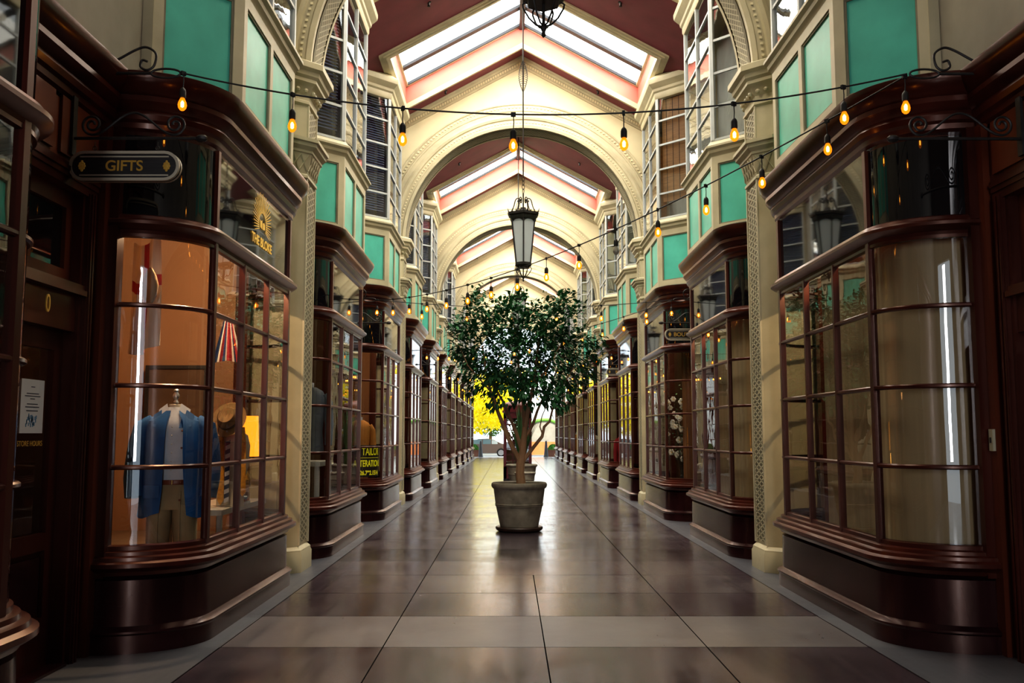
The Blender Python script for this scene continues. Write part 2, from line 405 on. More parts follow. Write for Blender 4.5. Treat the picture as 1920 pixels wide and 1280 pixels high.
def place_bay(side, D, label, icol, energy, lcol=(1, .70, .42)):
    X, rz = side_xf(side)
    t = thing('bay_window', label, 'shop window', (X, D, 0), rz, 'curved mahogany shop bays along the arcade')
    for k, me in BAYM.items():
        o = bpy.data.objects.new(k, me); COL.objects.link(o); o.parent = t
    o = bpy.data.objects.new('display_interior', INT[icol]); COL.objects.link(o); o.parent = t
    sg = 1 if side == 'left' else -1
    if energy: add_lamp('display_fill', 'POINT', (X+sg*.35, D-.5, 3.55), energy*.85, lcol, .05)  # added fill lamp for the goods, partly standing in for hall light
    return t
GAPB = [8.75+M*k for k in range(6)]       # bays just before each pier
GAPA = [13.7+M*k for k in range(5)]
bays = sorted([('b', d) for d in GAPB]+[('a', d) for d in GAPA], key=lambda q: q[1])
LB = {8.75: ('curved mahogany bay window displaying the blue jacket, behind the GIFTS sign', 'interior_tan', 330),
      13.7: ('curved mahogany bay window with the grey suit, just past the nearest left pier', 'interior_brown', 60)}
for i, (k, d) in enumerate(bays):
    if i == 0: lab, ic, en = LB[8.75]
    elif i == 1: lab, ic, en = LB[13.7]
    elif i == 2: lab, ic, en = 'curved mahogany bay window with the yellow lettered black tailor sign', 'interior_tan', 110
    else: lab, ic, en = 'mahogany bay window, %s in the left row after the blue jacket bay' % ORD[i-1], random.choice(['interior_dark', 'interior_brown', 'interior_tan']), 40
    place_bay('left', d, lab, ic, en)
    if i == 0: lab, ic, en = 'large curved mahogany bay window backed by tan curtain, nearest on the right', 'interior_dark', 230
    elif i == 1: lab, ic, en = 'mahogany bay window with pale cream backing, past the nearest right pier', 'interior_dark', 260
    elif i == 2: lab, ic, en = 'mahogany bay window holding white flowers behind the BOUTIQUE sign', 'interior_brown', 90
    else: lab, ic, en = 'mahogany bay window, %s in the right row after the tan curtain bay' % ORD[i-1], random.choice(['interior_dark', 'interior_brown', 'interior_tan']), 40
    place_bay('right', d, lab, ic, en, (1, .72, .42))
place_bay('left', 3.25, 'dark curved bay window cut off by the left edge of the photo', 'interior_dark', 0)

# ------------------------------------------------------------------ oriels above the bays
OH = .98; OD = .60; OF = .68
OP = [(-OH-OD, 0.0), (-OH-OD, .08), (-OH, OF), (OH, OF), (OH+OD, .08), (OH+OD, 0.0)]
def seglen(a, b): return sqrt((a[0]-b[0])**2+(a[1]-b[1])**2)
def make_oriel():
    pr = {}
    b = MB(); p = MB(); g = MB(); wf = MB(); bk = MB()
    faces = [(OP[1], OP[2], 1), (OP[2], OP[3], 2), (OP[3], OP[4], 1)]
    for a, c, n in faces:
        L = seglen(a, c)
        # turquoise panel zone z 4.36..5.62
        b.edgebox(a, c, 0, L, 4.36, 4.60, -.05, 0, 'cream'); b.edgebox(a, c, 0, L, 5.50, 5.64, -.05, 0, 'cream')
        st = .10; w = (L-st*(n+1))/n
        for i in range(n+1): b.edgebox(a, c, i*(w+st), i*(w+st)+st, 4.60, 5.50, -.05, 0, 'cream')
        for i in range(n):
            s0 = st+i*(w+st)
            p.edgebox(a, c, s0, s0+w, 4.60, 5.50, -.055, -.028, 'turquoise')
            for (u0, u1, z0, z1) in ((s0, s0+.02, 4.6, 5.5), (s0+w-.02, s0+w, 4.6, 5.5), (s0+.02, s0+w-.02, 4.6, 4.62), (s0+.02, s0+w-.02, 5.48, 5.5)):
                p.edgebox(a, c, u0, u1, z0, z1, -.028, -.012, 'cream_dark')
        # windows z 5.86..8.36
        z0, z1 = 5.86, 8.36; st = .055; cols = 1 if n == 1 else 2
        w = (L-st*(cols+1))/cols
        for i in range(cols+1): wf.edgebox(a, c, i*(w+st), i*(w+st)+st, z0, z1, -.05, .0, 'window_white')
        rows = 5; rh = (z1-z0)/rows
        for r in range(rows+1):
            zz = z0+r*rh; wf.edgebox(a, c, 0, L, zz-.018, zz+.018, -.04, -.008, 'window_white')
        t = Vector((c[0]-a[0], c[1]-a[1])).normalized(); nn = Vector((-t.y, t.x))
        q = [Vector(a)-nn*.03, Vector(c)-nn*.03]
        g.add([(q[0].x, q[0].y, z0), (q[1].x, q[1].y, z0), (q[1].x, q[1].y, z1), (q[0].x, q[0].y, z1)], [(0, 1, 2, 3)], 'upper_glass')
    for sg in (-1, 1):
        b.box(min(sg*(OH+OD), sg*(OH+OD-.05)), max(sg*(OH+OD), sg*(OH+OD-.05)), 0, .09, 4.36, 8.4, 'cream')
    pr['panel_frame'] = b; pr['turquoise_panel'] = p; pr['window_frame'] = wf; pr['window_pane'] = g
    b = MB(); b.sweep(OP, [(-.05, 5.60), (.0, 5.61), (.015, 5.64), (.04, 5.66), (.05, 5.70), (.085, 5.73), (.085, 5.76), (.055, 5.78), (.02, 5.82), (-.05, 5.86)], 'cream'); pr['sill_moulding'] = b
    b = MB(); b.sweep(OP, [(-.06, 8.30), (.0, 8.32), (.02, 8.36), (.02, 8.44), (.05, 8.47), (.06, 8.52), (.10, 8.56), (.145, 8.61), (.155, 8.66), (.155, 8.71), (.12, 8.73), (.0, 8.83), (-.3, 8.86)], 'cream'); pr['eave'] = b
    b = MB(); b.sweep(OP, [(-.12, 4.36), (.0, 4.355), (.03, 4.37), (.03, 4.42), (.012, 4.44), (0, 4.45)], 'cream'); pr['base_moulding'] = b
    # dark room behind the glass
    ins = offset_path(OP, -.16)
    bk.add([(x, y, 5.8) for x, y in ins]+[(x, y, 8.4) for x, y in ins], [], 'room_dark')
    bk.box(-OH-OD+.1, OH+OD-.1, -.30, -.26, 5.7, 8.45, 'room_dark')
    bk.add([(x, y, 5.72) for x, y in ins], [tuple(range(len(ins)))], 'room_dark')
    bk.add([(x, y, 8.42) for x, y in ins], [tuple(range(len(ins)))], 'room_dark')
    pr['room_backing'] = bk
    return pr
ORM = {k: v.mesh(k) for k, v in make_oriel().items()}
def blind_mesh(kind):
    b = MB()
    sets = {'venetian': ('blind', 6.0), 'pale': ('blind_pale', 6.7), 'bamboo': ('bamboo', 6.2)}[kind]
    mat, zl = sets
    for a, c in ((OP[1], OP[2]), (OP[3], OP[4])) + (((OP[2], OP[3]),) if kind == 'venetian' else ()):
        L = seglen(a, c)
        if kind == 'bamboo':
            b.edgebox(a, c, .09, L-.09, zl, 8.30, -.10, -.085, mat)
            for k in range(4): b.edgebox(a, c, .2+k*(L-.4)/3, .21+k*(L-.4)/3, zl, 8.3, -.085, -.082, 'interior_dark')
        else:
            z = zl
            while z < 8.3:
                p0 = Vector(a[:2]); p1 = Vector(c[:2]); t = (p1-p0).normalized(); n = Vector((-t.y, t.x))
                q = [p0+t*.08-n*.08, p1-t*.08-n*.08, p1-t*.08-n*.11, p0+t*.08-n*.11]
                b.add([(q[0].x, q[0].y, z), (q[1].x, q[1].y, z), (q[2].x, q[2].y, z+.035), (q[3].x, q[3].y, z+.035)], [(0, 1, 2, 3)], mat); z += .048
    return b.mesh('window_blind')
BLM = {k: blind_mesh(k) for k in ('venetian', 'pale', 'bamboo')}
def place_oriel(side, D, label, blind):
    X, rz = side_xf(side)
    t = thing('oriel_window', label, 'oriel window', (X, D, 0), rz, 'turquoise panelled oriel windows above the shops')
    for k, me in ORM.items():
        o = bpy.data.objects.new(k, me); COL.objects.link(o); o.parent = t
    if blind: o = bpy.data.objects.new('window_blind', BLM[blind]); COL.objects.link(o); o.parent = t
ors = sorted([9.10+M*k for k in range(6)]+[14.2+M*k for k in range(5)])
for i, d in enumerate(ors):
    for side in ('left', 'right'):
        if side == 'left': bl = 'venetian' if i in (1, 2) else random.choice(['venetian', 'pale', None])
        else: bl = 'bamboo' if i == 2 else ('pale' if i == 3 else random.choice([None, 'venetian']) if i > 1 else None)
        if i == 0: lab = 'turquoise panelled oriel nearest the camera above the %s' % ('blue jacket window' if side == 'left' else 'tan curtain window')
        elif i == 1: lab = 'turquoise panelled oriel with tall paned windows just past the nearest %s pier' % side
        elif i == 2 and side == 'right': lab = 'turquoise panelled oriel with brown bamboo blinds in its windows'
        elif i == 2: lab = 'turquoise panelled oriel with dark slatted blinds above the tailor shop'
        else: lab = 'small distant turquoise panelled oriel, %s from the camera along the %s wall' % (ORD[i], side)
        place_oriel(side, d, lab, bl)

# ------------------------------------------------------------------ piers
PP = [(-.40, 0.0), (-.40, .47), (-.25, .63), (.25, .63), (.40, .47), (.40, 0.0)]
def lattice(b, x0, x1, y, z0, z1, n_strand=2):
    w = (x1-x0)
    b.add([(x0, y-.012, z0), (x1, y-.012, z0), (x1, y-.012, z1), (x0, y-.012, z1)], [(0, 1, 2, 3)], 'cream_dark')
    z = z0; h = .075; sw = w/n_strand
    while z < z1-h:
        for k in range(n_strand):
            a = x0+k*sw; c = a+sw
            for (p, q) in (((a, z), (c, z+h)), ((c, z), (a, z+h))):
                dx = q[0]-p[0]; dz = q[1]-p[1]; L = sqrt(dx*dx+dz*dz); nx = -dz/L*.009; nz = dx/L*.009
                b.add([(p[0]-nx, y, p[1]-nz), (q[0]-nx, y, q[1]-nz), (q[0]+nx, y, q[1]+nz), (p[0]+nx, y, p[1]+nz)], [(0, 1, 2, 3)], 'cream')
        z += h
def make_pier():
    pr = {}
    b = MB(); b.sweep(PP, [(.0, 0), (.055, 0), (.055, .20), (.04, .23), (.04, .25), (.0, .29)], 'cream'); pr['base'] = b
    b = MB(); b.sweep(PP, [(0, .27), (0, 6.0)], 'cream')
    # fluted edge beads on the side faces and the hall face
    for x in (-.405, .405):
        for y in (.10, .40): b.box(min(x, x+.0)-.012, x+.012, y-.015, y+.015, .3, 4.66, 'cream')
        for y in (.10, .40): b.box(x-.012, x+.012, y-.015, y+.015, 5.15, 5.58, 'cream')
    for x in (-.235, .235):
        b.box(x-.015, x+.015, .62, .652, .3, 4.66, 'cream'); b.box(x-.015, x+.015, .62, .652, 5.15, 5.58, 'cream')
    lattice(b, -.20, .20, .645, .33, 4.64); lattice(b, -.20, .20, .645, 5.16, 5.56)
    pr['shaft'] = b
    b = MB(); b.sweep(PP, [(0, 4.64), (.03, 4.66), (.03, 4.69), (.012, 4.71), (.018, 4.73), (.07, 4.94), (.085, 4.95), (.085, 4.98), (.13, 5.02), (.135, 5.06), (.16, 5.07), (.16, 5.11), (0, 5.16)], 'cream')
    # crossed straps on the lower capital
    fr = offset_frames(PP)
    for i in range(len(PP)-1):
        a = Vector(PP[i]); c = Vector(PP[i+1]); L = (c-a).length; n = max(2, int(L/.09)); t = (c-a).normalized(); nn = Vector((-t.y, t.x))
        for k in range(n):
            for s0, s1 in ((k*L/n, (k+1)*L/n), ((k+1)*L/n, k*L/n)):
                p = a+t*s0+nn*.028; q = a+t*s1+nn*.072
                b.tube([(p.x, p.y, 4.74), (q.x, q.y, 4.93)], .008, 'cream', 4)
    pr['lower_capital'] = b
    b = MB(); b.sweep(PP, [(0, 5.55), (.03, 5.57), (.03, 5.60), (.01, 5.62), (.012, 5.68), (.035, 5.71), (.06, 5.76), (.095, 5.80), (.115, 5.81), (.115, 5.85), (.145, 5.88), (.155, 5.93), (.20, 5.96), (.20, 6.03), (.17, 6.05), (0, 6.12)], 'cream')
    for i in range(len(PP)-1):
        a = Vector(PP[i]); c = Vector(PP[i+1]); L = (c-a).length; n = max(2, int(L/.085)); t = (c-a).normalized(); nn = Vector((-t.y, t.x))
        for k in range(n):
            p = a+t*((k+.5)*L/n)+nn*.055; b.ball((p.x, p.y, 5.72), .03, 'cream', 8)
    pr['upper_capital'] = b
    return pr
PM = {k: v.mesh(k) for k, v in make_pier().items()}
for k in range(NK):
    for side in ('left', 'right'):
        X, rz = side_xf(side)
        lab = 'cream ornamented pier, %s from the camera on the %s side' % (ORD[k], side) if k else 'tall cream pier with lattice band and two capitals, nearest on the %s' % side
        t = thing('pier', lab, 'pillar', (X, P0+M*k, 0), rz, 'cream piers carrying the arches')
        for kk, me in PM.items():
            o = bpy.data.objects.new(kk, me); COL.objects.link(o); o.parent = t

# ------------------------------------------------------------------ transverse arches with gable walls
APEX = 10.38; SL = .5485
def ceil_z(x): return APEX-SL*abs(x)
def make_arch():
    R = 2.70; zs = 5.98; n = 48; hw = 3.45; t = .27
    b = MB()
    for y in (-t, t):
        inner = []; outer = []
        for i in range(n+1):
            a = pi*i/n; ca, sa = cos(a), sin(a); inner.append((R*ca, y, zs+R*sa))
            # march outward until wall side or roof line
            s = 0.
            lo, hi = R, 9.
            for _ in range(40):
                mid = (lo+hi)/2; x = mid*ca; z = zs+mid*sa
                if abs(x) > hw or z > ceil_z(x)+.02: hi = mid
                else: lo = mid
            outer.append((lo*ca, y, zs+lo*sa))
        vs = inner+outer; fs = [(i, i+1, n+1+i+1, n+1+i) for i in range(n)]
        b.add(vs, fs, 'cream_light')
        for sg in (-1, 1): pass
    # extra side cheeks so the corner above the roof line is filled
    b.loft([[(R*cos(pi*i/n), y, zs+R*sin(pi*i/n)) for y in (-t, t)] for i in range(n+1)], 'cream', cap=False, closed=False)
    wall = b
    # archivolt mouldings, both faces, and lattice on the soffit
    m = MB()
    prof = [(2.68, .27), (2.68, .34), (2.74, .355), (2.76, .335), (2.86, .335), (2.88, .36), (2.93, .375), (2.98, .36), (2.99, .33), (3.06, .33), (3.08, .345), (3.11, .345), (3.13, .315), (3.22, .31), (3.24, .33), (3.27, .33), (3.29, .27)]
    for sg in (-1, 1):
        m.loft([[(r*cos(pi*i/n), sg*y, zs+r*sin(pi*i/n)) for r, y in prof] for i in range(n+1)], 'cream', cap=False, closed=False, smooth=False)
    # dentil beads
    nb = 120
    for sg in (-1, 1):
        for i in range(nb):
            a = pi*(i+.5)/nb; r = 3.18
            c = (r*cos(a), sg*.315, zs+r*sin(a)); m.box(c[0]-.018, c[0]+.018, c[1]-.018, c[1]+.018, c[2]-.018, c[2]+.018, 'cream_light')
            r = 2.81; c = (r*cos(a), sg*.338, zs+r*sin(a)); m.box(c[0]-.014, c[0]+.014, c[1]-.012, c[1]+.012, c[2]-.014, c[2]+.014, 'cream_light')
    l = MB(); nl = 110; ys = (-.19, -.06, .06, .19); r0 = 2.665
    l.loft([[(2.685*cos(pi*i/n), y, zs+2.685*sin(pi*i/n)) for y in (-.21, .21)] for i in range(n+1)], 'cream_dark', cap=False, closed=False)
    for i in range(nl):
        a0, a1 = pi*i/nl, pi*(i+1)/nl
        for k in range(3):
            for (ya, yb) in ((ys[k], ys[k+1]), (ys[k+1], ys[k])):
                d = .012
                l.add([(r0*cos(a0), ya-d, zs+r0*sin(a0)), (r0*cos(a0), ya+d, zs+r0*sin(a0)), (r0*cos(a1), yb+d, zs+r0*sin(a1)), (r0*cos(a1), yb-d, zs+r0*sin(a1))], [(0, 1, 2, 3)], 'cream')
    # raking cornice below the roof
    rk = MB()
    for sg in (-1, 1):
        for face in (-1, 1):
            for (o0, o1, d) in ((-.03, .06, .12), (.06, .12, .09), (.12, .20, .06), (.20, .25, .035)):
                p = []
                for dd in (.27, .27+d):
                    for (x, o) in ((0, o0), (3.4, o0), (3.4, o1), (0, o1)):
                        p.append((sg*x, face*dd, ceil_z(x)-o))
                rk.hexa(p, 'cream')
            for i in range(60):
                x = .03+i*3.35/60; z = ceil_z(x)-.16
                rk.box(min(sg*x, sg*(x+.03)), max(sg*x, sg*(x+.03)), min(face*.32, face*.345), max(face*.32, face*.345), z-.03, z+.02, 'cream_light')
    return wall.mesh('wall_arch'), m.mesh('archivolt'), l.mesh('soffit_lattice'), rk.mesh('raking_cornice')
AM = make_arch()
for k in range(NK):
    r = bpy.data.objects.new('wall_arch', AM[0]); COL.objects.link(r); r.location = (CX, P0+M*k, 0); r['kind'] = 'structure'
    for nm, me in (('archivolt', AM[1]), ('soffit_lattice', AM[2]), ('raking_cornice', AM[3])):
        o = bpy.data.objects.new(nm, me); COL.objects.link(o); o.parent = r; o['kind'] = 'structure'

# ------------------------------------------------------------------ ceiling with skylights
HX = 2.62     # half span of skylight hole
holes = []
for k in range(-1, 5):
    mid = P0+M*k+M/2
    holes += [(mid-4.05, mid-1.2), (mid+1.2, mid+4.05)]
b = MB(); ds = [-8.]
for h in holes: ds += list(h)
ds.append(62.2)
def cpt(x, y, dz=0.): return (CX+x, y, ceil_z(x)+dz)
for i in range(0, len(ds), 2):
    y0, y1 = ds[i], ds[i+1]
    for sg in (-1, 1):
        b.add([cpt(0, y0), cpt(sg*3.5, y0), cpt(sg*3.5, y1), cpt(0, y1)], [(0, 1, 2, 3)], 'burgundy')
for (y0, y1) in holes:
    for sg in (-1, 1):
        b.add([cpt(sg*HX, y0), cpt(sg*3.5, y0), cpt(sg*3.5, y1), cpt(sg*HX, y1)], [(0, 1, 2, 3)], 'burgundy')
struct(b.build('ceiling'))
# opaque roof shell above so no stray sky light leaks
b = MB()
for sg in (-1, 1): b.add([(CX, -8, 11.6), (CX+sg*4.2, -8, 9.3), (CX+sg*4.2, 62.2, 9.3), (CX, 62.2, 11.6)], [(0, 1, 2, 3)], 'grey_plaster')
struct(b.build('ceiling'))
def make_skylight(L, pane):
    H = .50; pr = {}
    w = MB(); tr = MB(); g = MB(); bars = MB()
    def P(x, y, dz=0): return (x, y, ceil_z(x)+dz)
    for y in (0, L):
        for sg in (-1, 1): w.add([P(0, y), P(sg*HX, y), P(sg*HX, y, H), P(0, y, H)], [(0, 1, 2, 3)], 'salmon')
    for sg in (-1, 1): w.add([P(sg*HX, 0), P(sg*HX, L), P(sg*HX, L, H), P(sg*HX, 0, H)], [(0, 1, 2, 3)], 'salmon')
    # trims: lower frame stepped, upper frame thin
    def strip(y0, y1, x0, x1, z0, z1):
        for sg in (-1, 1):
            p = [P(sg*x0, y0, z0), P(sg*x1, y0, z0), P(sg*x1, y1, z0), P(sg*x0, y1, z0), P(sg*x0, y0, z1), P(sg*x1, y0, z1), P(sg*x1, y1, z1), P(sg*x0, y1, z1)]
            tr.hexa(p, 'cream')
    for (o0, o1, z0, z1) in ((-.02, .05, -.09, .03), (.05, .11, -.065, .02), (.11, .18, -.035, .01)):
        strip(-o1, -o0, 0, HX+o1, z0, z1); strip(L+o0, L+o1, 0, HX+o1, z0, z1); strip(-o0, L+o0, HX+o0, HX+o1, z0, z1)
    strip(0, .05, 0, HX, H-.08, H); strip(L-.05, L, 0, HX, H-.08, H); strip(0, L, HX-.05, HX, H-.08, H)
    n = 3
    for sg in (-1, 1):
        g.add([P(0, 0, H), P(sg*HX, 0, H), P(sg*HX, L, H), P(0, L, H)], [(0, 1, 2, 3)] if sg > 0 else [(3, 2, 1, 0)], pane)
    for i in range(0, n+1):
        y = L*i/n; a, c = max(.05, y-.085), min(L-.05, y+.085)
        for sg in (-1, 1):
            p = [P(sg*x, yy, z) for z in (H-.07, H-.005) for x, yy in ((0, a), (HX, a), (HX, c), (0, c))]
            bars.hexa(p, 'skylight_bar')
    bars.hexa([(x, y, ceil_z(0)+z) for z in (H-.16, H-.02) for x, y in ((-.06, 0), (.06, 0), (.06, L), (-.06, L))], 'skylight_bar')
    return {'well_wall': w.mesh('well_wall'), 'well_trim': tr.mesh('well_trim'), 'skylight_pane': g.mesh('skylight_pane'), 'glazing_bars': bars.mesh('glazing_bars')}
SKM = {}
for pane in ('skylight_glass', 'skylight_glass_dim'): SKM[pane] = make_skylight(2.85, pane)
for i, (y0, y1) in enumerate(holes):
    r = sroot('window_%d' % (i+1), (CX, y0, 0))
    for nm, me in SKM['skylight_glass' if i > 1 else 'skylight_glass_dim'].items():
        o = bpy.data.objects.new(nm, me); COL.objects.link(o); o.parent = r; o['kind'] = 'structure'
# sprinkler heads on the burgundy slopes
spr = MB(); spr.lathe([(.001, -.09), (.03, -.085), (.02, -.06), (.025, -.02), (.05, 0.0)], 'iron', 10)
sprm = spr.mesh('sprinkler')
for k in range(0, 4):
    for side, x in (('left', -1.75), ('right', 1.75)):
        for j, dy in (('middle', 0.), ('far', 4.4)):
            o = bpy.data.objects.new('sprinkler', sprm); COL.objects.link(o); o.location = (CX+x, P0+M*k+M/2+dy, ceil_z(x)+.01)
            tag(o, 'dark sprinkler head on the %s slope, %s part of the %s roof section' % (side, j, ORD[k]), 'sprinkler', 'sprinkler heads in the roof')

# ------------------------------------------------------------------ walls
for side in ('left', 'right'):
    sg = -1 if side == 'left' else 1; X = CX+sg*WALLV
    w = MB()
    def wx(a, c): return (min(X+sg*a, X+sg*c), max(X+sg*a, X+sg*c))
    # plaster upper wall
    x0, x1 = wx(0, .15)
    w.box(x0, x1, -8, 62.2, 4.3, 8.7, 'grey_plaster')
    struct(w.build('wall_'+side))
    # lower timber wall between the bays
    t = MB(); hb = HS+EA+.05
    occ = [(d-hb, d+hb) for _, d in bays]
    if side == 'left': occ = [(3.25-hb, 3.25+hb)]+occ
    gaps = []; c = -8.
    for a, e in occ: gaps.append((c, a)); c = e
    gaps.append((c, 62.2))
    doors = [P0+M*k-M/2 for k in range(0, 6)]
    for (a, e) in gaps:
        t = MB(); dd = [d for d in doors if a < d < e]
        if dd and not (side == 'left' and False):
            d = dd[0]; hw = .50
            t.box(*wx(0, .12), a, d-hw, 0, 4.0, 'mahogany'); t.box(*wx(0, .12), d+hw, e, 0, 4.0, 'mahogany')
            t.box(*wx(0, .12), d-hw, d+hw, 3.32, 4.0, 'mahogany_panel')
            # architrave + pilasters
            for yy in (d-hw-.09, d+hw):
                t.box(*wx(-.03, .0), yy, yy+.09, 0, 3.34, 'mahogany')
                t.box(*wx(-.045, -.03), yy+.015, yy+.035, 0, 3.34, 'mahogany'); t.box(*wx(-.045, -.03), yy+.055, yy+.075, 0, 3.34, 'mahogany')
            for (z0, z1, o) in ((3.32, 3.38, .02), (3.38, 3.42, .03), (3.42, 3.45, .04), (3.45, 3.48, .025)):
                t.box(*wx(-o, 0), d-hw-.14, d+hw+.14, z0, z1, 'mahogany')
            # panels above the door head
            for (u0, u1) in ((d-.62, d-.05), (d+.05, d+.62)):
                t.box(*wx(-.02, 0), u0, u1, 3.52, 3.92, 'mahogany_panel')
            for yy in (a, e-.11):
                t.box(*wx(-.055, 0), yy, yy+.11, 0, 3.94, 'mahogany_panel')
        else:
            t.box(*wx(.05, .15), a, e, 0, 4.28, 'mahogany')
        struct(t.build('wall_'+side))
    # brown cornice along the wall between the bays
    for gi, (a, e) in enumerate(gaps):
        tr = MB()
        path = [(X, e), (X, a)] if side == 'left' else [(X, a), (X, e)]
        path = path if side == 'right' else path
        if side == 'left': tr.sweep(path[::1], [(-.02, 3.90), (0, 3.90)]+CORN, 'mahogany')
        else: tr.sweep(path[::1], [(-.02, 3.90), (0, 3.90)]+CORN, 'mahogany')
        struct(tr.build('trim_%d' % (gi+1+(20 if side == 'right' else 0))))
# end walls
w = MB(); w.box(-6, CX-2.2, -8.2, -8, 0, 11.6, 'grey_plaster'); w.box(CX+2.2, 7, -8.2, -8, 0, 11.6, 'grey_plaster'); w.box(CX-2.2, CX+2.2, -8.2, -8, 5.5, 11.6, 'grey_plaster'); struct(w.build('wall_back'))
add_lamp('entrance_daylight', 'AREA', (CX, -7.6, 3.2), 380, (.95, .97, 1), .9, (radians(100), 0, 0), 4.5)
# outer shells so that shops are closed
for sg, nm in ((-1, 'left'), (1, 'right')):
    w = MB(); x = CX+sg*5.3; w.box(min(x, x+sg*.2), max(x, x+sg*.2), -8, 62.2, 0, 9.4, 'interior_dark')
    w.box(min(CX+sg*3.45, x), max(CX+sg*3.45, x), 61.9, 62.2, 0, 9.4, 'grey_plaster')
    w.add([(CX+sg*3.4, -8, 9.3), (x, -8, 9.3), (x, 62.2, 9.3), (CX+sg*3.4, 62.2, 9.3)], [(0, 1, 2, 3)], 'interior_dark')
    struct(w.build('wall_'+nm))

# ------------------------------------------------------------------ doors
def make_door(n, side, D, glow):
    sg = -1 if side == 'left' else 1; X, rz = side_xf(side)
    r = sroot('door_%d' % n, (X, D, 0), rz)
    b = MB(); y = -.10
    # leaf: stiles, rails, bottom panel
    for x0, x1 in ((-.46, -.34), (.34, .46)): b.box(x0, x1, y-.045, y, 0.02, 2.32, 'mahogany')
    b.box(-.34, .34, y-.045, y, .02, .35, 'mahogany'); b.box(-.34, .34, y-.045, y, 2.18, 2.32, 'mahogany'); b.box(-.34, .34, y-.045, y, .80, .92, 'mahogany')
    b.box(-.30, .30, y-.04, y-.012, .39, .76, 'plinth_wood'); b.box(-.34, .34, y-.045, y-.03, .35, .8, 'mahogany')
    o = b.build('door_leaf', r); struct(o)
    b = MB(); b.add([(-.34, y-.02, .92), (.34, y-.02, .92), (.34, y-.02, 2.18), (-.34, y-.02, 2.18)], [(0, 1, 2, 3)], 'shop_glass'); struct(b.build('door_pane', r))
    b = MB()
    for x0, x1 in ((-.50, -.46), (.46, .50)): b.box(x0, x1, y-.06, .0, 0, 3.32, 'mahogany')
    b.box(-.46, .46, y-.05, -.02, 2.32, 2.58, 'mahogany'); b.box(-.50, .50, -.06, .04, 2.58, 2.62, 'mahogany'); b.box(-.5, .5, -.06, .02, 2.62, 2.66, 'mahogany')
    for (x0, x1, z0, z1) in ((-.46, .46, 2.66, 2.76), (-.46, .46, 3.2, 3.32), (-.46, -.36, 2.76, 3.2), (.36, .46, 2.76, 3.2)): b.box(x0, x1, y-.03, y+.03, z0, z1, 'mahogany_panel')
    b.box(-.46, .46, -.14, .03, 0, .02, 'plinth_wood')
    struct(b.build('door_frame', r))
    b = MB(); b.add([(-.36, y, 2.76), (.36, y, 2.76), (.36, y, 3.2), (-.36, y, 3.2)], [(0, 1, 2, 3)], 'black_glass'); struct(b.build('transom_pane', r))
    b = MB()
    hx = .40 if side == 'left' else -.40
    b.box(hx-.022, hx+.022, y, y+.012, .95, 1.45, 'brass')
    b.tube([(hx, y+.01, 1.02), (hx, y+.07, 1.05), (hx, y+.085, 1.15), (hx, y+.07, 1.25), (hx, y+.01, 1.28)], .011, 'brass', 8); b.ball((hx, y+.035, 1.38), .028, 'brass', 12)
    struct(b.build('door_handle', r))
    b = MB(); b.box(-.55, .55, -1.5, -1.45, 0, 3.3, 'interior_tan' if glow else 'interior_dark')
    b.box(-.56, -.54, -1.5, -.2, 0, 3.3, 'interior_brown'); b.box(.54, .56, -1.5, -.2, 0, 3.3, 'interior_brown'); b.box(-.56, .56, -1.5, -.2, 3.3, 3.32, 'interior_dark')
    struct(b.build('lobby', r))
    return r
n = 1
for k in range(6):
    for side in ('left', 'right'):
        make_door(n, side, P0+M*k-M/2, k == 0 and side == 'left'); n += 1
add_lamp('lobby_light', 'POINT', (CX-WALLV-1.0, P0-M/2, 2.2), 4, (1, .45, .15), .1)
XL = CX-WALLV; DL = P0-M/2
# number and hours on the nearest left door
t = text_mesh('0', .17, 'house_number', 'gold', parent=None, loc=(XL+.045, DL-.07, 2.45), rot=(pi/2, 0, pi/2), xs=.75)
tag(t, 'gold numeral 0 above the left shop door', 'house number')
t = text_mesh('STORE HOURS', .05, 'door_lettering', 'gold', .001, loc=(XL-.115, DL+.10, 1.53), rot=(pi/2, 0, pi/2)); tag(t, 'small gold STORE HOURS lettering on the left door glass', 'lettering')
# notice on the glass
nt_ = thing('paper_notice', 'white paper notice taped inside the left shop door glass', 'notice', (XL-.112, DL+.10, 1.78))
b = MB(); b.box(-.001, .001, -.15, .15, -.18, .18, 'paper'); b.build('sheet', nt_)
b = MB()
for i, (z, w_) in enumerate(((.13, .05), (.085, .16), (.068, .2), (.05, .06), (.015, .14), (-.005, .18), (-.03, .15))): b.box(.001, .002, -w_/2, w_/2, z-.003, z+.003, 'ink')
for i in range(26):
    y_ = random.uniform(-.08, .06); z_ = random.uniform(-.13, -.06); b.box(.001, .002, y_-.006, y_+.006, z_-.012, z_+.012, 'ink_blue')
b.build('print', nt_)
# intercom on the right pilaster
it = thing('intercom', 'cream intercom button plate on the right hand door pilaster', 'intercom', (CX+WALLV-.055, 6.88, 1.55), pi/2)
b = MB(); b.box(-.028, .028, 0, .02, -.08, .08, 'intercom'); b.build('plate', it)
b = MB(); b.box(-.008, .008, .02, .026, -.02, .02, 'sign_black'); b.build('button', it)

# ------------------------------------------------------------------ floor
b = MB(); b.add([(-6, -8, 0), (7, -8, 0), (7, 62.4, 0), (-6, 62.4, 0)], [(0, 1, 2, 3)], 'paving'); struct(b.build('floor'))

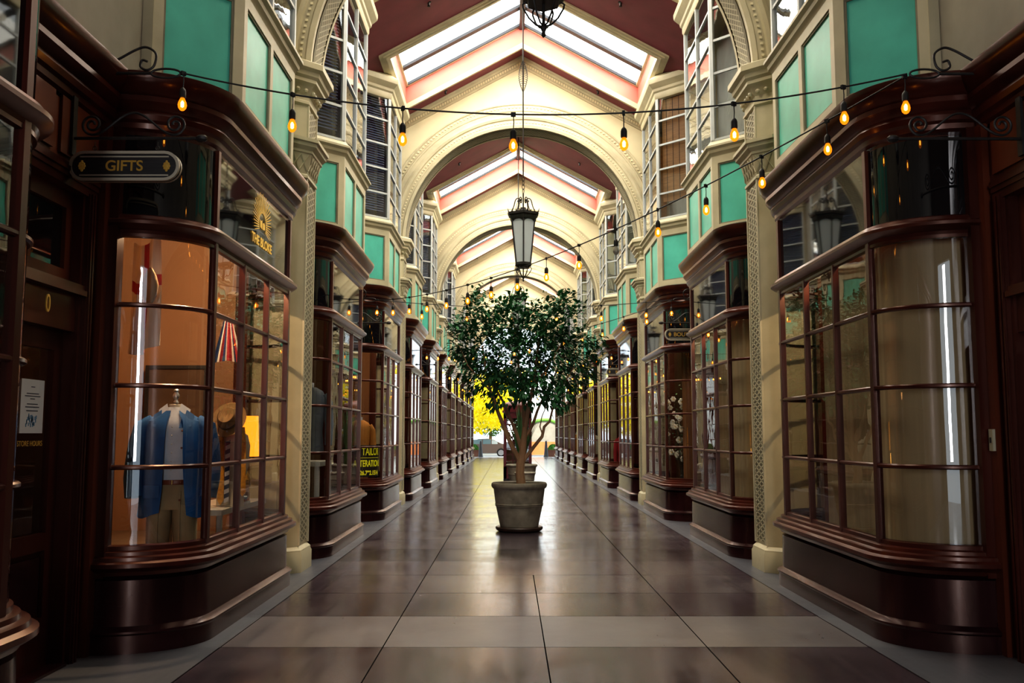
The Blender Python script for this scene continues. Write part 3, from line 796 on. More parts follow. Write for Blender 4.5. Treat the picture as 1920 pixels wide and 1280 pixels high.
# ------------------------------------------------------------------ iron brackets
def smooth_pts(P, n=6):
    P = [Vector(p) for p in P]; out = []
    for i in range(len(P)-1):
        a = P[max(i-1, 0)]; b_ = P[i]; c = P[i+1]; d = P[min(i+2, len(P)-1)]
        for k in range(n):
            t = k/n; out.append(.5*((2*b_)+(c-a)*t+(2*a-5*b_+4*c-d)*t*t+(3*b_-a-3*c+d)*t**3))
    out.append(P[-1]); return out
def spiral(c, r0, r1, a0, turns, n=22, sx=1):
    return [(c[0]+sx*(r0+(r1-r0)*i/n)*cos(a0+turns*2*pi*i/n), 0, c[1]+(r0+(r1-r0)*i/n)*sin(a0+turns*2*pi*i/n)) for i in range(n+1)]
def bracket_mesh(L, top=True):
    b = MB()
    b.tube([(0, 0, 0), (L, 0, 0)], .012, 'iron', 8); b.ball((L, 0, 0), .028, 'iron', 10, sx=1.6)
    b.box(-.01, .01, -.03, .03, -.12, .30, 'iron')
    s1 = spiral((.13, .10), .015, .075, 0, 1.75, 34); s2 = spiral((L-.19, .10), .015, .075, pi, -1.75, 34)
    mid = []
    p0 = Vector(s1[-1]); p1 = Vector(s2[-1])
    for i in range(1, 24):
        t = i/24; x = p0.x+(p1.x-p0.x)*t; mid.append((x, 0, p0.z+(p1.z-p0.z)*t+.16*(1-cos(2*pi*t))/2))
    pts = s1+mid+s2[::-1]
    b.tube(pts, .009, 'iron', 6)
    return b.mesh('bracket')
BRM = bracket_mesh(.90)
def cord_bracket_mesh():
    b = MB(); L = .40
    b.tube([(0, 0, 0), (L, 0, 0)], .012, 'iron', 8); b.box(-.01, .01, -.03, .03, -.10, .16, 'iron')
    b.tube(smooth_pts([(0, 0, .03), (.14, 0, .10), (.28, 0, .18), (.36, 0, .20), (.43, 0, .15), (.42, 0, .06), (.37, 0, .025), (.32, 0, .05), (.33, 0, .10), (.37, 0, .09)]), .009, 'iron', 6)
    el = [(L+.11+.11*cos(a), 0, .0+.035*sin(a)) for a in [2*pi*i/20 for i in range(21)]]
    b.tube(el, .008, 'iron', 6)
    return b.mesh('bracket')
CBM = cord_bracket_mesh()
def place_bracket(me, side, D, z, label, grp):
    X = CX-WALLV if side == 'left' else CX+WALLV
    o = bpy.data.objects.new('wall_bracket', me); COL.objects.link(o); o.location = (X+(.03 if side == 'left' else -.03), D, z); o.rotation_euler = (0, 0, 0 if side == 'left' else pi)
    tag(o, label, 'bracket', grp)
def sec(k): return 'nearest the camera' if k == 0 else 'beside the %s doorway from the camera' % ORD[k]
for k in range(6):
    D = P0+M*k-M/2
    for side in ('left', 'right'):
        place_bracket(CBM, side, D+.52, 4.26 if k == 0 else 4.02, 'black iron cord bracket, %s wall, %s' % (side, sec(k)), 'brackets for the light cords')
        place_bracket(BRM, side, D+.20, 3.66 if k == 0 else 3.56, 'scrolled iron sign bracket, %s wall, %s' % (side, sec(k)), 'iron sign brackets')

# ------------------------------------------------------------------ hanging signs
def hanging_sign(txt, side, D, z, label, w=.76, h=.20, tsz=.105, xoff=.0):
    X = CX-WALLV if side == 'left' else CX+WALLV; s = 1 if side == 'left' else -1
    t = thing('hanging_sign', label, 'sign', (X+s*(.405+xoff), D, z))
    def pill(w_, h_, n=12):
        r = h_/2; pts = []
        for i in range(n+1): a = -pi/2+pi*i/n; pts.append((w_/2-r+r*cos(a), r*sin(a)))
        for i in range(n+1): a = pi/2+pi*i/n; pts.append((-w_/2+r+r*cos(a), r*sin(a)))
        return pts
    b = MB(); p = pill(w, h); b.loft([[(x, -.02, q) for x, q in p], [(x, .02, q) for x, q in p]], 'sign_black', smooth=False); b.build('board', t)
    b = MB()
    for y in (-.02, .02):
        o_ = pill(w+.012, h+.012); i_ = pill(w-.03, h-.03); nn = len(o_); s_ = 1 if y > 0 else -1
        b.loft([[(x, y-s_*.012, q) for x, q in o_], [(x, y+s_*.012, q) for x, q in o_], [(x, y+s_*.012, q) for x, q in i_], [(x, y-s_*.0, q) for x, q in i_]], 'sign_cream', cap=False, smooth=False)
        for q in (-h*.33, h*.33): b.box(-w/2+h*.35, w/2-h*.35, y-.006, y+.006, q-.005, q+.005, 'sign_cream')
    b.build('rim', t)
    for y, rz in ((-.024, 0),):
        text_mesh(txt, tsz, 'lettering', 'gold', .003, .0015, t, (0, y, -.002), (pi/2, 0, rz))
    for sx in (-1, 1):
        b = MB(); y = -.023; cx_ = sx*(w/2-.085)
        for q in range(8):
            aa = q*pi/4; b.ball((cx_+.016*cos(aa), y, .018*sin(aa)*1.2), .012, 'gold', 6, sy=.35)
        b.ball((cx_, y, 0), .016, 'gold', 8, sy=.35); b.ball((cx_, y, .032), .010, 'gold', 6, sy=.35); b.ball((cx_, y, -.032), .010, 'gold', 6, sy=.35)
        b.build('rosette', t)
    for sx in (-.22, .22):
        b = MB(); b.tube([(sx, 0, h/2-.005), (sx, 0, h/2+.02)]+[(sx+.014*sin(2*pi*j/10), 0, h/2+.034-.014*cos(2*pi*j/10)) for j in range(11)]+[(sx, 0, h/2+.05), (sx, 0, h/2+.08)], .003, 'iron', 5)
        b.build('hanger', t)
hanging_sign('GIFTS', 'left', DL+.20, 3.455, 'black oval GIFTS sign with pale rim hanging on the left')
hanging_sign('BOUTIQUE', 'right', DL+M+.20, 3.35, 'black oval BOUTIQUE sign with gold letters on the right', w=.80, tsz=.10, xoff=.06)
hanging_sign('BEADS', 'right', DL+2*M+.20, 3.35, 'small distant black oval sign past the BOUTIQUE sign on the right', w=.80, tsz=.10, xoff=.06)

# ------------------------------------------------------------------ string lights
def bulb_meshes():
    w = MB(); w.tube([(0, 0, 0), (.004, 0, -.06), (0, 0, -.12)], .004, 'cord_black', 6); w.box(-.018, .018, -.010, .010, -.016, .014, 'cord_black'); w.lathe([(.008, -.11), (.020, -.125), (.024, -.14), (.024, -.185), (.019, -.19)][::-1], 'socket', 12)
    prof = [(.013, -.185), (.017, -.195), (.029, -.222), (.033, -.243), (.029, -.265), (.016, -.282), (.002, -.288)]
    g = MB(); g.lathe(prof[::-1], 'bulb_glass', 14)
    d = MB(); d.lathe(prof[::-1], 'bulb_dead', 14)
    f = MB(); f.lathe([(.002, -.262), (.012, -.255), (.013, -.225), (.004, -.21)], 'filament', 8)
    return w.mesh('socket'), g.mesh('glass'), d.mesh('glass'), f.mesh('filament')
BM = bulb_meshes()
# amber bulb glass: glowing core seen through tinted glass
m = bpy.data.materials.new('amber_glass'); m.use_nodes = True; nt = m.node_tree; nt.nodes.clear()
out = nt.nodes.new('ShaderNodeOutputMaterial'); mx = nt.nodes.new('ShaderNodeMixShader'); mx.inputs['Fac'].default_value = .45
trn = nt.nodes.new('ShaderNodeBsdfTransparent'); trn.inputs['Color'].default_value = (1, .6, .18, 1)
em = nt.nodes.new('ShaderNodeEmission'); em.inputs['Color'].default_value = (1, .27, .01, 1); em.inputs['Strength'].default_value = 3
nt.links.new(trn.outputs[0], mx.inputs[1]); nt.links.new(em.outputs[0], mx.inputs[2]); nt.links.new(mx.outputs[0], out.inputs['Surface']); MAT['amber_glass'] = m
BM[1].materials[0] = m
def string(p0, p1, sag, ts, cordlabel, bl, grp, dead=()):
    n = len(ts)
    p0, p1 = Vector(p0), Vector(p1)
    def at(t): p = p0.lerp(p1, t); p.z -= sag*4*t*(1-t); return p
    b = MB(); b.tube([at(i/40) for i in range(41)], .0065, 'cord_black', 6); o = b.build('light_cord'); tag(o, cordlabel, 'light cord')
    for i in range(n):
        t = ts[i]; q = at(t); r = bpy.data.objects.new('string_bulb', None); COL.objects.link(r); r.location = q; r.empty_display_size = .05; r.rotation_euler = (0, 0, random.uniform(0, 3))
        tag(r, bl % ORD[i], 'light bulb', grp)
        for nm, me in (('socket', BM[0]), ('glass', BM[2] if i in dead else BM[1])) + (() if i in dead else (('filament', BM[3]),)):
            c = bpy.data.objects.new(nm, me); COL.objects.link(c); c.parent = r
            if nm == 'glass': gl_ = c
            if nm == 'filament': c.parent = gl_
def zc(k): return 4.26 if k == 0 else 4.02
for k in range(6):
    D = P0+M*k-M/2+.52
    nm = 'nearest' if k == 0 else ORD[k]
    string((CX-2.69, D, zc(k)), (CX+2.69, D, zc(k)), .315 if k == 0 else .14, [(.0+.817*i)/5.38 for i in range(7)], 'black cord, the %s of the straight ones crossing the hall' % nm, 'amber bulb, %s from the left, on the '+nm+' straight cord', 'bulbs on the cords across the hall')
    if k < 5:
        string((CX+2.69, D, zc(k)-.01), (CX-2.69, D+M, zc(k+1)-.01), .38 if k == 0 else .28, [.002+.0662*i for i in range(15)], 'black cord, the %s of those slanting from right to left' % nm, 'amber bulb, %s from the right end, on the '+nm+' slanting cord', 'bulbs on the slanting cords', dead=(5,) if k == 0 else ())

# ------------------------------------------------------------------ lanterns
def make_lantern():
    pr = {}
    def hexr(r, z, n=6): return [(r*cos(pi/6*0+2*pi*k/n+pi/2*0+pi/n*0), r*sin(2*pi*k/n), z) for k in range(n)]
    # z origin at top of the cap ; body goes down
    b = MB(); b.loft([hexr(.05, .10), hexr(.07, .05), hexr(.12, .02), hexr(.25, 0.0), hexr(.30, -.01), hexr(.30, -.05), hexr(.27, -.07), hexr(.27, -.10), hexr(.25, -.14)][::-1], 'iron', smooth=False)
    for k in range(6):
        a = 2*pi*k/6; b.tube([(.30*cos(a), .30*sin(a), -.02), (.325*cos(a), .325*sin(a), .05)], [.012, .003], 'iron', 6)
        for j in range(1, 4):
            a2 = Vector((cos(a), sin(a)))*(.30)*(1-j/4)+Vector((cos(a+pi/3), sin(a+pi/3)))*.30*(j/4); b.tube([(a2.x, a2.y, -.01), (a2.x*1.04, a2.y*1.04, .025)], [.012, .003], 'iron', 5)
    pr['cap'] = b
    b = MB()
    for k in range(6):
        a = 2*pi*k/6
        b.tube([(.235*cos(a), .235*sin(a), -.13), (.145*cos(a), .145*sin(a), -.92)], .013, 'iron', 6)
        a1 = a+pi/3; A = Vector((cos(a), sin(a), 0)); B = Vector((cos(a1), sin(a1), 0))
        # arched spandrels at the top of each glass panel
        for sdd in (0, 1):
            pts = []
            for j in range(7):
                t = j/6; s_ = .5*t if sdd == 0 else 1-.5*t; zz = -.24+.10*sqrt(max(0, 1-(1-t)**2)); pts.append((A.lerp(B, s_)*(.238+.09*(zz+.135)), zz))
            for j in range(6):
                p, q = pts[j], pts[j+1]
                b.add([(p[0].x, p[0].y, p[1]), (q[0].x, q[0].y, q[1]), (q[0].x, q[0].y, -.135), (p[0].x, p[0].y, -.135)], [(0, 1, 2, 3)], 'iron')
    b.loft([hexr(.15, -.90), hexr(.165, -.915), hexr(.165, -.95), hexr(.13, -.97), hexr(.12, -1.0)][::-1], 'iron', smooth=False)
    pr['frame'] = b
    b = MB(); b.loft([hexr(.226, -.13), hexr(.140, -.92)][::-1], 'frosted', smooth=False); pr['glass'] = b
    for k in range(6):
        a = 2*pi*k/6+pi/6
        def R(r, z): return (r*cos(a), r*sin(a), z)
        b = MB(); b.tube(smooth_pts([R(.23, 0), R(.20, .05), R(.17, .12), R(.15, .20), R(.13, .25), R(.09, .27), R(.06, .245), R(.065, .21), R(.09, .205), R(.10, .23)], 4), .010, 'iron', 5)
        pr['scroll_arm.%d' % k] = b
    b = MB()
    for k in range(6):
        a = 2*pi*k/6+pi/6
        b.tube([R(.12, -.98), R(.145, -1.0), R(.14, -1.03), R(.10, -1.10), R(.05, -1.15), R(.0, -1.16)], .007, 'iron', 5)
    b.lathe([(.004, -1.24), (.016, -1.225), (.012, -1.20), (.024, -1.17), (.012, -1.14), (.01, -.98)], 'iron', 12)
    pr['finial'] = b
    b = MB(); b.tube([(0, 0, .0), (0, 0, .36)], .014, 'iron', 8); pr['stem'] = b
    b = MB()
    for i in range(4):
        h = .40+i*.075
        pts = [((.026*cos(t) if i % 2 else 0), (0 if i % 2 else .026*cos(t)), h+.045*sin(t)) for t in [2*pi*j/12 for j in range(13)]]
        b.tube(pts, .006, 'iron', 5)
    top = APEX-5.52; b.tube([(0, 0, .68), (0, 0, top)], .013, 'iron', 8)
    for k in range(6):     # spindle cage on the rod
        a = 2*pi*k/6; b.tube([(.085*sin(pi*j/12)*cos(a), .085*sin(pi*j/12)*sin(a), 2.22+.62*j/12) for j in range(13)], .0045, 'iron', 4)
    for j in range(1, 16):
        r = .085*sin(pi*j/16); b.tube([(r*cos(2*pi*q/12), r*sin(2*pi*q/12), 2.22+.62*j/16) for q in range(13)], .0035, 'iron', 4)
    b.lathe([(.10, top-.01), (.09, top-.06), (.03, top-.08), (.02, top-.14)][::-1], 'iron', 12)
    pr['hanging_rod'] = b
    return {k: v.mesh(k) for k, v in pr.items()}
LM = make_lantern()
for k in range(-1, 5):
    D = P0+M*k+M/2+(.05)
    lab = {-1: 'dark lantern finial just visible at the top edge of the photo', 0: 'large black hexagonal lantern hanging above the potted tree', 1: 'second black lantern, hanging directly behind the tree crown'}.get(k, '%s small black lantern hanging far down the arcade' % ORD[k+1])
    t = thing('hanging_lantern', lab, 'lantern', (CX-.03, D, 5.52 + (.05 if k == -1 else 0)), radians(30), 'black lanterns along the ridge')
    for nm, me in LM.items():
        o = bpy.data.objects.new(nm.split('.')[0], me); COL.objects.link(o); o.parent = t
        if nm == 'frame': fr_ = o
        if nm == 'glass': o.parent = fr_

# ------------------------------------------------------------------ potted tree
PX, PY = .145, 15.5
def make_pot(t, r_top, r_bot, h, saucer=True):
    b = MB(); z0 = .075 if saucer else 0
    b.lathe([(r_bot*.9, z0), (r_bot, z0+.01), (r_bot+(r_top-r_bot)*.48, z0+h*.46), (r_bot+(r_top-r_bot)*.50+.012, z0+h*.475), (r_bot+(r_top-r_bot)*.52, z0+h*.49), (r_bot+(r_top-r_bot)*.53+.012, z0+h*.51), (r_bot+(r_top-r_bot)*.55, z0+h*.53),
             (r_top*.93, z0+h*.86), (r_top*.97, z0+h*.875), (r_top, z0+h*.90), (r_top*1.015, z0+h*.94), (r_top, z0+h*.98), (r_top*.96, z0+h), (r_top*.90, z0+h*.985), (r_top*.87, z0+h*.92)], 'pot', 48)
    po = b.build('pot', t)
    b = MB(); b.lathe([(r_top*.86, z0+h*.90), (r_top*.5, z0+h*.93), (.01, z0+h*.94)], 'soil', 32); b.build('soil', po)
    if saucer:
        b = MB(); b.lathe([(r_bot*.95, 0), (r_bot*1.12, .01), (r_bot*1.22, .035), (r_bot*1.24, .065), (r_bot*1.20, .08), (r_bot*1.1, .085), (r_bot*.8, .078)], 'pot_wet', 40); b.build('saucer', t)
pt = thing('potted_tree', 'leafy ficus tree in a grey stone pot in the middle of the walkway', 'potted tree', (PX, PY, 0))
make_pot(pt, .455, .315, .72)
S = 1740/PY
def wp(px, py, dy=0.): return Vector(((px-973.5)/S, dy, 1.6-(py-812)/S))
trunk = MB()
trunk.tube([wp(977, 905), wp(975, 885), wp(976, 868), wp(980, 845), wp(983, 815), wp(985, 790, .05)], [.080, .074, .072, .060, .048, .042], 'bark', 10)
def br(pts, r0, r1): trunk.tube([wp(*p) for p in pts], [r0+(r1-r0)*i/(len(pts)-1) for i in range(len(pts))], 'bark', 8)
tips = []
BR = [([(974, 862, 0), (962, 840, -.03), (948, 808, -.08), (935, 775, -.12), (922, 742, -.15), (912, 700, -.18), (905, 650, -.2)], .045, .015),
      ([(980, 850, 0), (968, 810, .08), (955, 780, .12), (945, 755, .2), (930, 730, .25), (918, 690, .3)], .035, .012),
      ([(985, 800, 0), (990, 765, -.03), (1000, 725, -.05), (1004, 690, -.1), (1010, 640, -.1), (1030, 600, -.1)], .042, .012),
      ([(985, 800, .02), (982, 760, .1), (978, 720, .12), (972, 680, .1), (968, 630, .1), (960, 590, .1)], .035, .012),
      ([(982, 862, 0), (1000, 838, -.05), (1016, 818, -.1), (1020, 800, -.1), (1030, 790, -.12), (1036, 765, -.14), (1050, 730, -.15), (1075, 690, -.2)], .034, .010),
      ([(984, 820, 0), (1000, 795, .1), (1008, 770, .15), (1018, 748, .2), (1036, 715, .2), (1060, 660, .3)], .030, .010),
      ([(1000, 725, -.05), (1020, 700, -.3), (1050, 650, -.4)], .02, .008), ([(935, 775, -.12), (925, 740, -.3), (880, 690, -.45), (862, 650, -.4)], .02, .008),
      ([(1018, 818, -.1), (1012, 800, -.1), (1016, 780, -.1), (1024, 762, -.1)], .012, .007), ([(1003, 690, -.1), (1040, 672, 0), (1095, 665, 0)], .016, .006)]
for pts, r0, r1 in BR: br(pts, r0, r1)
trunk.build('trunk', pt)
lf = MB(); rnd = random.Random(3)
blobs = [(905, 600, 48), (1045, 600, 52), (1000, 615, 45), (952, 615, 45), (872, 640, 38), (1085, 650, 42), (930, 665, 60), (1030, 665, 62), (980, 675, 55), (895, 700, 42), (1075, 705, 36), (1110, 682, 22), (940, 725, 38), (1010, 725, 42), (1045, 745, 30), (860, 605, 24), (965, 575, 26), (1060, 568, 26), (900, 570, 22), (1115, 650, 20), (870, 680, 30), (925, 760, 14)]
def leaf(p, d, size):
    d = d.normalized(); s_ = d.cross(Vector((0, 0, 1)));
    if s_.length < .1: s_ = Vector((1, 0, 0))
    s_.normalize(); nrm = s_.cross(d); L = size; W = size*.31
    dr = Vector((0, 0, L)); a = p; m1 = p+d*L*.28+s_*W*.9+nrm*.008; m2 = p+d*L*.28-s_*W*.9+nrm*.008; n1_ = p+d*L*.62+s_*W*.8+nrm*.008-dr*.05; n2_ = p+d*L*.62-s_*W*.8+nrm*.008-dr*.05; c = p+d*L*.28; c2 = p+d*L*.62-dr*.05; e = p+d*L-dr*.18
    lf.add([a, m1, c, m2, n1_, c2, n2_, e], [(0, 1, 2), (0, 2, 3), (1, 4, 5, 2), (2, 5, 6, 3), (4, 7, 5), (5, 7, 6)], 'leaf')
for (bx, by, brr) in blobs:
    ntw = int(brr*brr/31)
    for _ in range(ntw):
        while True:
            q = Vector((rnd.uniform(-1, 1), rnd.uniform(-1, 1), rnd.uniform(-1, 1)))
            if q.length < 1: break
        c = wp(bx, by); depth = sqrt(max(.05, 1-((bx-975)/160)**2))*1.0
        c = c+Vector((q.x*brr/S, q.y*depth, q.z*brr/S))
        out_ = Vector((c.x, c.y, c.z-2.6)).normalized()
        for j in range(rnd.randint(6, 9)):
            dd = out_+Vector((rnd.gauss(0, .6), rnd.gauss(0, .6), rnd.gauss(-.35, .5)))
            leaf(c+Vector((rnd.gauss(0, .05), rnd.gauss(0, .05), rnd.gauss(0, .05))), dd, rnd.uniform(.07, .115))
lf.build('foliage', pt)

# second pot with sword leaves, small empty pot, red kiosk
t = thing('potted_yucca', 'spiky sword leaved plant in a grey pot behind the big tree', 'potted plant', (.36, 29.9, 0))
make_pot(t, .50, .36, .62, False)
b = MB(); rnd = random.Random(5)
for i in range(46):
    a = rnd.uniform(0, 2*pi); L = rnd.uniform(.9, 2.1); lean = rnd.uniform(.05, .55); w_ = .035; d = Vector((cos(a), sin(a), 0)); s_ = Vector((-sin(a), cos(a), 0))
    pts = [d*(.08+lean*L*(q/5)**1.6*.7)+Vector((0, 0, .58+L*q/5)) for q in range(6)]
    vs = []
    for q, p in enumerate(pts): ww = w_*(1-(q/5)**2)+.002; vs += [p-s_*ww, p+s_*ww]
    b.add(vs, [(2*q, 2*q+1, 2*q+3, 2*q+2) for q in range(5)], 'spike_leaf')
b.build('leaves', t)
t = thing('stone_pot', 'small grey stone pot between the big tree and the red kiosk', 'pot', (.44, 28.2, 0)); make_pot(t, .32, .24, .44, False)
t = thing('telephone_box', 'red glazed telephone box standing behind the trees', 'telephone box', (.24, 31.6, 0))
b = MB(); w_ = .47
b.box(-w_, w_, -w_, w_, 0, .10, 'sign_black')
for sx in (-1, 1):
    for sy in (-1, 1): b.box(min(sx*w_, sx*(w_-.10)), max(sx*w_, sx*(w_-.10)), min(sy*w_, sy*(w_-.10)), max(sy*w_, sy*(w_-.10)), .1, 2.25, 'red_paint')
b.box(-w_, w_, -w_, w_, .1, .5, 'red_paint') ; b.box(-w_, w_, -w_, w_, 2.1, 2.3, 'red_paint')
for q in range(1, 8):
    z = .5+q*.2; b.box(-w_+.05, w_-.05, -w_+.02, -w_+.05, z-.012, z+.012, 'red_paint'); b.box(-w_+.02, -w_+.05, -w_+.05, w_-.05, z-.012, z+.012, 'red_paint'); b.box(w_-.05, w_-.02, -w_+.05, w_-.05, z-.012, z+.012, 'red_paint'); 
for x in (-.16, .16): b.box(x-.012, x+.012, -w_+.02, -w_+.05, .5, 2.1, 'red_paint')
b.build('cabin', t)
b = MB(); b.box(-w_-.04, w_+.04, -w_-.04, w_+.04, 2.3, 2.36, 'red_paint'); b.box(-w_, w_, -w_, w_, 2.36, 2.52, 'red_paint')
n_ = 10
b.loft([[(sx*w_*cos(a*pi/2/n_*1.0)*1.0, sy*w_*cos(a*pi/2/n_), 2.52+.18*sin(a*pi/2/n_)) for sx, sy in ((-1, -1), (1, -1), (1, 1), (-1, 1))] for a in range(n_)], 'red_paint', smooth=False)
b.build('roof', t)
b = MB(); b.box(-w_+.06, w_-.06, -w_+.03, -w_+.04, .5, 2.1, 'shop_glass'); b.build('panes', t)
b = MB(); b.box(-w_+.06, w_-.06, w_-.10, w_-.04, .5, 2.1, 'drape_brown'); b.box(-.15, .15, w_-.25, w_-.10, 1.1, 1.7, 'sign_black'); b.build('phone_panel', t)

# ------------------------------------------------------------------ left display: jacket, hat, ties, lamp, flags
def ering(cx, cy, z, rx, ry, n=20, rot=0.):
    return [(cx+rx*cos(2*pi*k/n)*cos(rot)-ry*sin(2*pi*k/n)*sin(rot), cy+rx*cos(2*pi*k/n)*sin(rot)+ry*sin(2*pi*k/n)*cos(rot), z) for k in range(n)]
t = thing('dressed_mannequin', 'headless display form in blue jacket, white shirt and khaki trousers', 'mannequin', (-2.93, 8.15, .53), radians(8)); t.scale = (1.06, 1.1, 1.05)
b = MB()   # shirt torso
b.loft([ering(0, 0, .60, .155, .10), ering(0, 0, .72, .155, .105), ering(0, 0, .90, .175, .12), ering(0, 0, 1.05, .185, .12), ering(0, 0, 1.14, .165, .10), ering(0, 0, 1.20, .09, .07), ering(0, 0, 1.235, .065, .06)], 'shirt_white')
for i in range(6): b.ball((.005, -.115-.006*min(i, 3), .72+i*.07), .006, 'flag_white', 6)
for sx in (-1, 1):   # open shirt collar
    b.add([(sx*.010, -.115, 1.06), (sx*.115, -.085, 1.12), (sx*.125, -.03, 1.215), (sx*.055, -.055, 1.265), (sx*.03, -.08, 1.17)], [(0, 1, 2, 3, 4)], 'shirt_white')
b.build('shirt', t)
b = MB(); b.lathe([(.05, 1.15), (.055, 1.25), (.052, 1.26), (.02, 1.262)], 'linen', 16); b.lathe([(.012, 1.26), (.024, 1.275), (.013, 1.295), (.028, 1.32), (.028, 1.335), (.015, 1.36), (.022, 1.375), (.004, 1.40)], 'hub', 14); b.build('neck_cap', t)
b = MB()   # jacket body, open at the front
rings = []
for (z, rx, ry, gap) in ((.36, .265, .175, .50), (.55, .255, .165, .44), (.72, .245, .158, .40), (.90, .240, .158, .37), (1.04, .250, .150, .34), (1.12, .235, .12, .32), (1.17, .15, .10, .32), (1.205, .095, .085, .42)):
    r_ = []
    for k in range(25):
        a = -pi/2+gap*1.1+(2*pi-gap*1.6)*k/24; wv = 1+.03*sin(a*7+z*9)
        r_.append((rx*wv*cos(a), ry*wv*sin(a), z+(.03*sin(a*3) if z < .4 else 0)))
    rings.append(r_)
b.loft(rings, 'denim_blue', cap=False, closed=False)
for sx in (-1, 1):   # collar flaps
    b.add([(sx*.055, -.125, 1.06), (sx*.15, -.115, 1.075), (sx*.16, -.05, 1.17), (sx*.095, -.05, 1.215), (sx*.07, -.10, 1.14)], [(0, 1, 2, 3, 4)], 'denim_blue')
b.box(-.19, -.07, -.172, -.158, .50, .60, 'denim_blue')
for i in range(5): b.ball((.085-.01*i*0-.0, -.150+.004*i, .48+i*.14), .009, 'leather', 6, sy=.5)
jk = b.build('jacket', t)
for sx in (-1, 1):
    b = MB(); pts = [(sx*.17, 0, 1.12), (sx*.245, .0, 1.07), (sx*.275, -.01, .92), (sx*.295, -.02, .76), (sx*.30, -.045, .64), (sx*.285, -.07, .50)]
    b.tube(pts, [.06, .082, .086, .082, .078, .072], 'denim_blue', 14); b.build('sleeve', jk)
b = MB(); b.lathe([(.158, .60), (.160, .605), (.160, .635), (.157, .64)], 'leather', 24, sy=.68); b.box(-.005, .028, -.118, -.108, .603, .637, 'leather'); b.box(.012, .018, -.120, -.117, .603, .637, 'brass'); b.build('belt', t)
b = MB()
b.loft([ering(0, 0, .40, .185, .125), ering(0, 0, .50, .178, .12), ering(0, 0, .605, .155, .105)], 'khaki')
for sx in (-1, 1):
    b.loft([ering(sx*.105, 0, -.0, .085, .10), ering(sx*.105, 0, .15, .092, .105), ering(sx*.10, 0, .32, .098, .115), ering(sx*.092, 0, .44, .092, .118)], 'khaki')
    b.box(sx*.085-.004, sx*.085+.004, -.128, -.118, .08, .55, 'khaki')
tr_ = b.build('trousers', t)
for c_ in t.children:
    if c_.name.startswith('belt'): c_.parent = tr_

t = thing('dress_form', 'cream torso display form behind the hat, beside the blue jacket', 'mannequin', (-2.70, 9.05, .90), radians(10))
b = MB(); b.loft([ering(0, 0, 0, .13, .09), ering(0, 0, .2, .125, .09), ering(0, 0, .4, .165, .11), ering(0, 0, .58, .175, .11), ering(0, 0, .68, .15, .09), ering(0, 0, .74, .07, .06), ering(0, 0, .80, .055, .055)], 'linen'); b.build('torso', t)
t = thing('neckties', 'yellow and navy striped neckties draped on the cream form', 'necktie', (-2.70, 9.05, .90), radians(10))
b = MB()
for x, mt, z0 in ((-.075, 'tie_yellow', .02), (.125, 'tie_yellow', .10)):
    b.add([(x-.03, -.125, z0+.05), (x, -.125, z0), (x+.03, -.125, z0+.05), (x+.022, -.125, .60), (x-.022, -.125, .62), (x+.0, -.06, .76), (x-.03, -.06, .76)], [(0, 1, 2, 3, 4), (4, 3, 5, 6)], mt)
b.build('yellow_tie', t)
b = MB()
for x, z0 in ((-.02, .0), (.085, .12)):
    n_ = 14
    for i in range(n_):
        za = z0+.04+i*(.58-z0)/n_; zb = z0+.04+(i+1)*(.58-z0)/n_
        b.add([(x-.022, -.130, za), (x+.022, -.130, za+.02), (x+.022, -.130, zb+.02), (x-.022, -.130, zb)], [(0, 1, 2, 3)], 'tie_navy' if i % 2 else 'paper')
b.build('striped_tie', t)
t = thing('fedora_hat', 'tan felt fedora with a black band perched on the cream form', 'hat', (-2.70, 8.93, 1.72)); t.rotation_euler = (radians(62), radians(20), radians(-8))
b = MB(); b.lathe([(.085, .0), (.12, -.005), (.155, .005), (.165, .02), (.16, .022), (.12, .008), (.085, .012)], 'felt', 28, sy=1.15); b.build('brim', t)
b = MB(); b.lathe([(.090, .0), (.092, .05), (.085, .10), (.07, .125), (.035, .115), (.005, .105)], 'felt', 28, sy=1.15); b.build('crown', t)
b = MB(); b.lathe([(.093, .008), (.096, .012), (.096, .042), (.092, .046)], 'felt_band', 28, sy=1.15); b.build('band', t)
t = thing('display_table', 'low white display table carrying the lamp and ties', 'table', (-2.86, 9.35, .52))
b = MB(); b.box(-.30, .22, -.75, .80, .33, .38, 'table_white'); b.build('table_top', t)
for sx in (-.27, .19):
    for sy in (-.70, .75): b = MB(); b.box(sx-.02, sx+.02, sy-.02, sy+.02, 0, .33, 'table_white'); b.build('leg', t)
t = thing('table_lamp', 'glowing orange shaded table lamp with a brass base', 'lamp', (-2.80, 9.78, .90))
b = MB(); b.lathe([(.08, 0), (.08, .02), (.03, .04), (.03, .07), (.09, .16), (.095, .22), (.05, .32), (.02, .36), (.02, .46)], 'brass', 20); b.build('base', t)
b = MB(); b.lathe([(.165, .46), (.15, .88)], 'lamp_shade', 28); b.build('lamp_shade', t)
add_lamp('lamp_glow', 'POINT', (-2.80, 9.62, 1.25), 4, (1, .45, .08), .08)
for i in range(3):
    o = MB().box(-.07, .07, -.09, .09, 0, .022, ['paper', 'leather', 'ink_blue'][i]).build('book', None, (-2.72, 9.45, .90+.0225*i), radians(12*i-10)); tag(o, ['white book at the bottom of the small stack beside the lamp', 'brown book in the middle of the small stack beside the lamp', 'blue book on top of the small stack beside the lamp'][i], 'book', 'books beside the lamp')
# price tag
o = MB().box(-.025, .025, -.002, .002, -.035, .035, 'paper').build('price_tag', None, (-2.60, 9.25, 1.06), radians(15)); tag(o, 'small white price tag hanging by the orange lamp', 'tag')
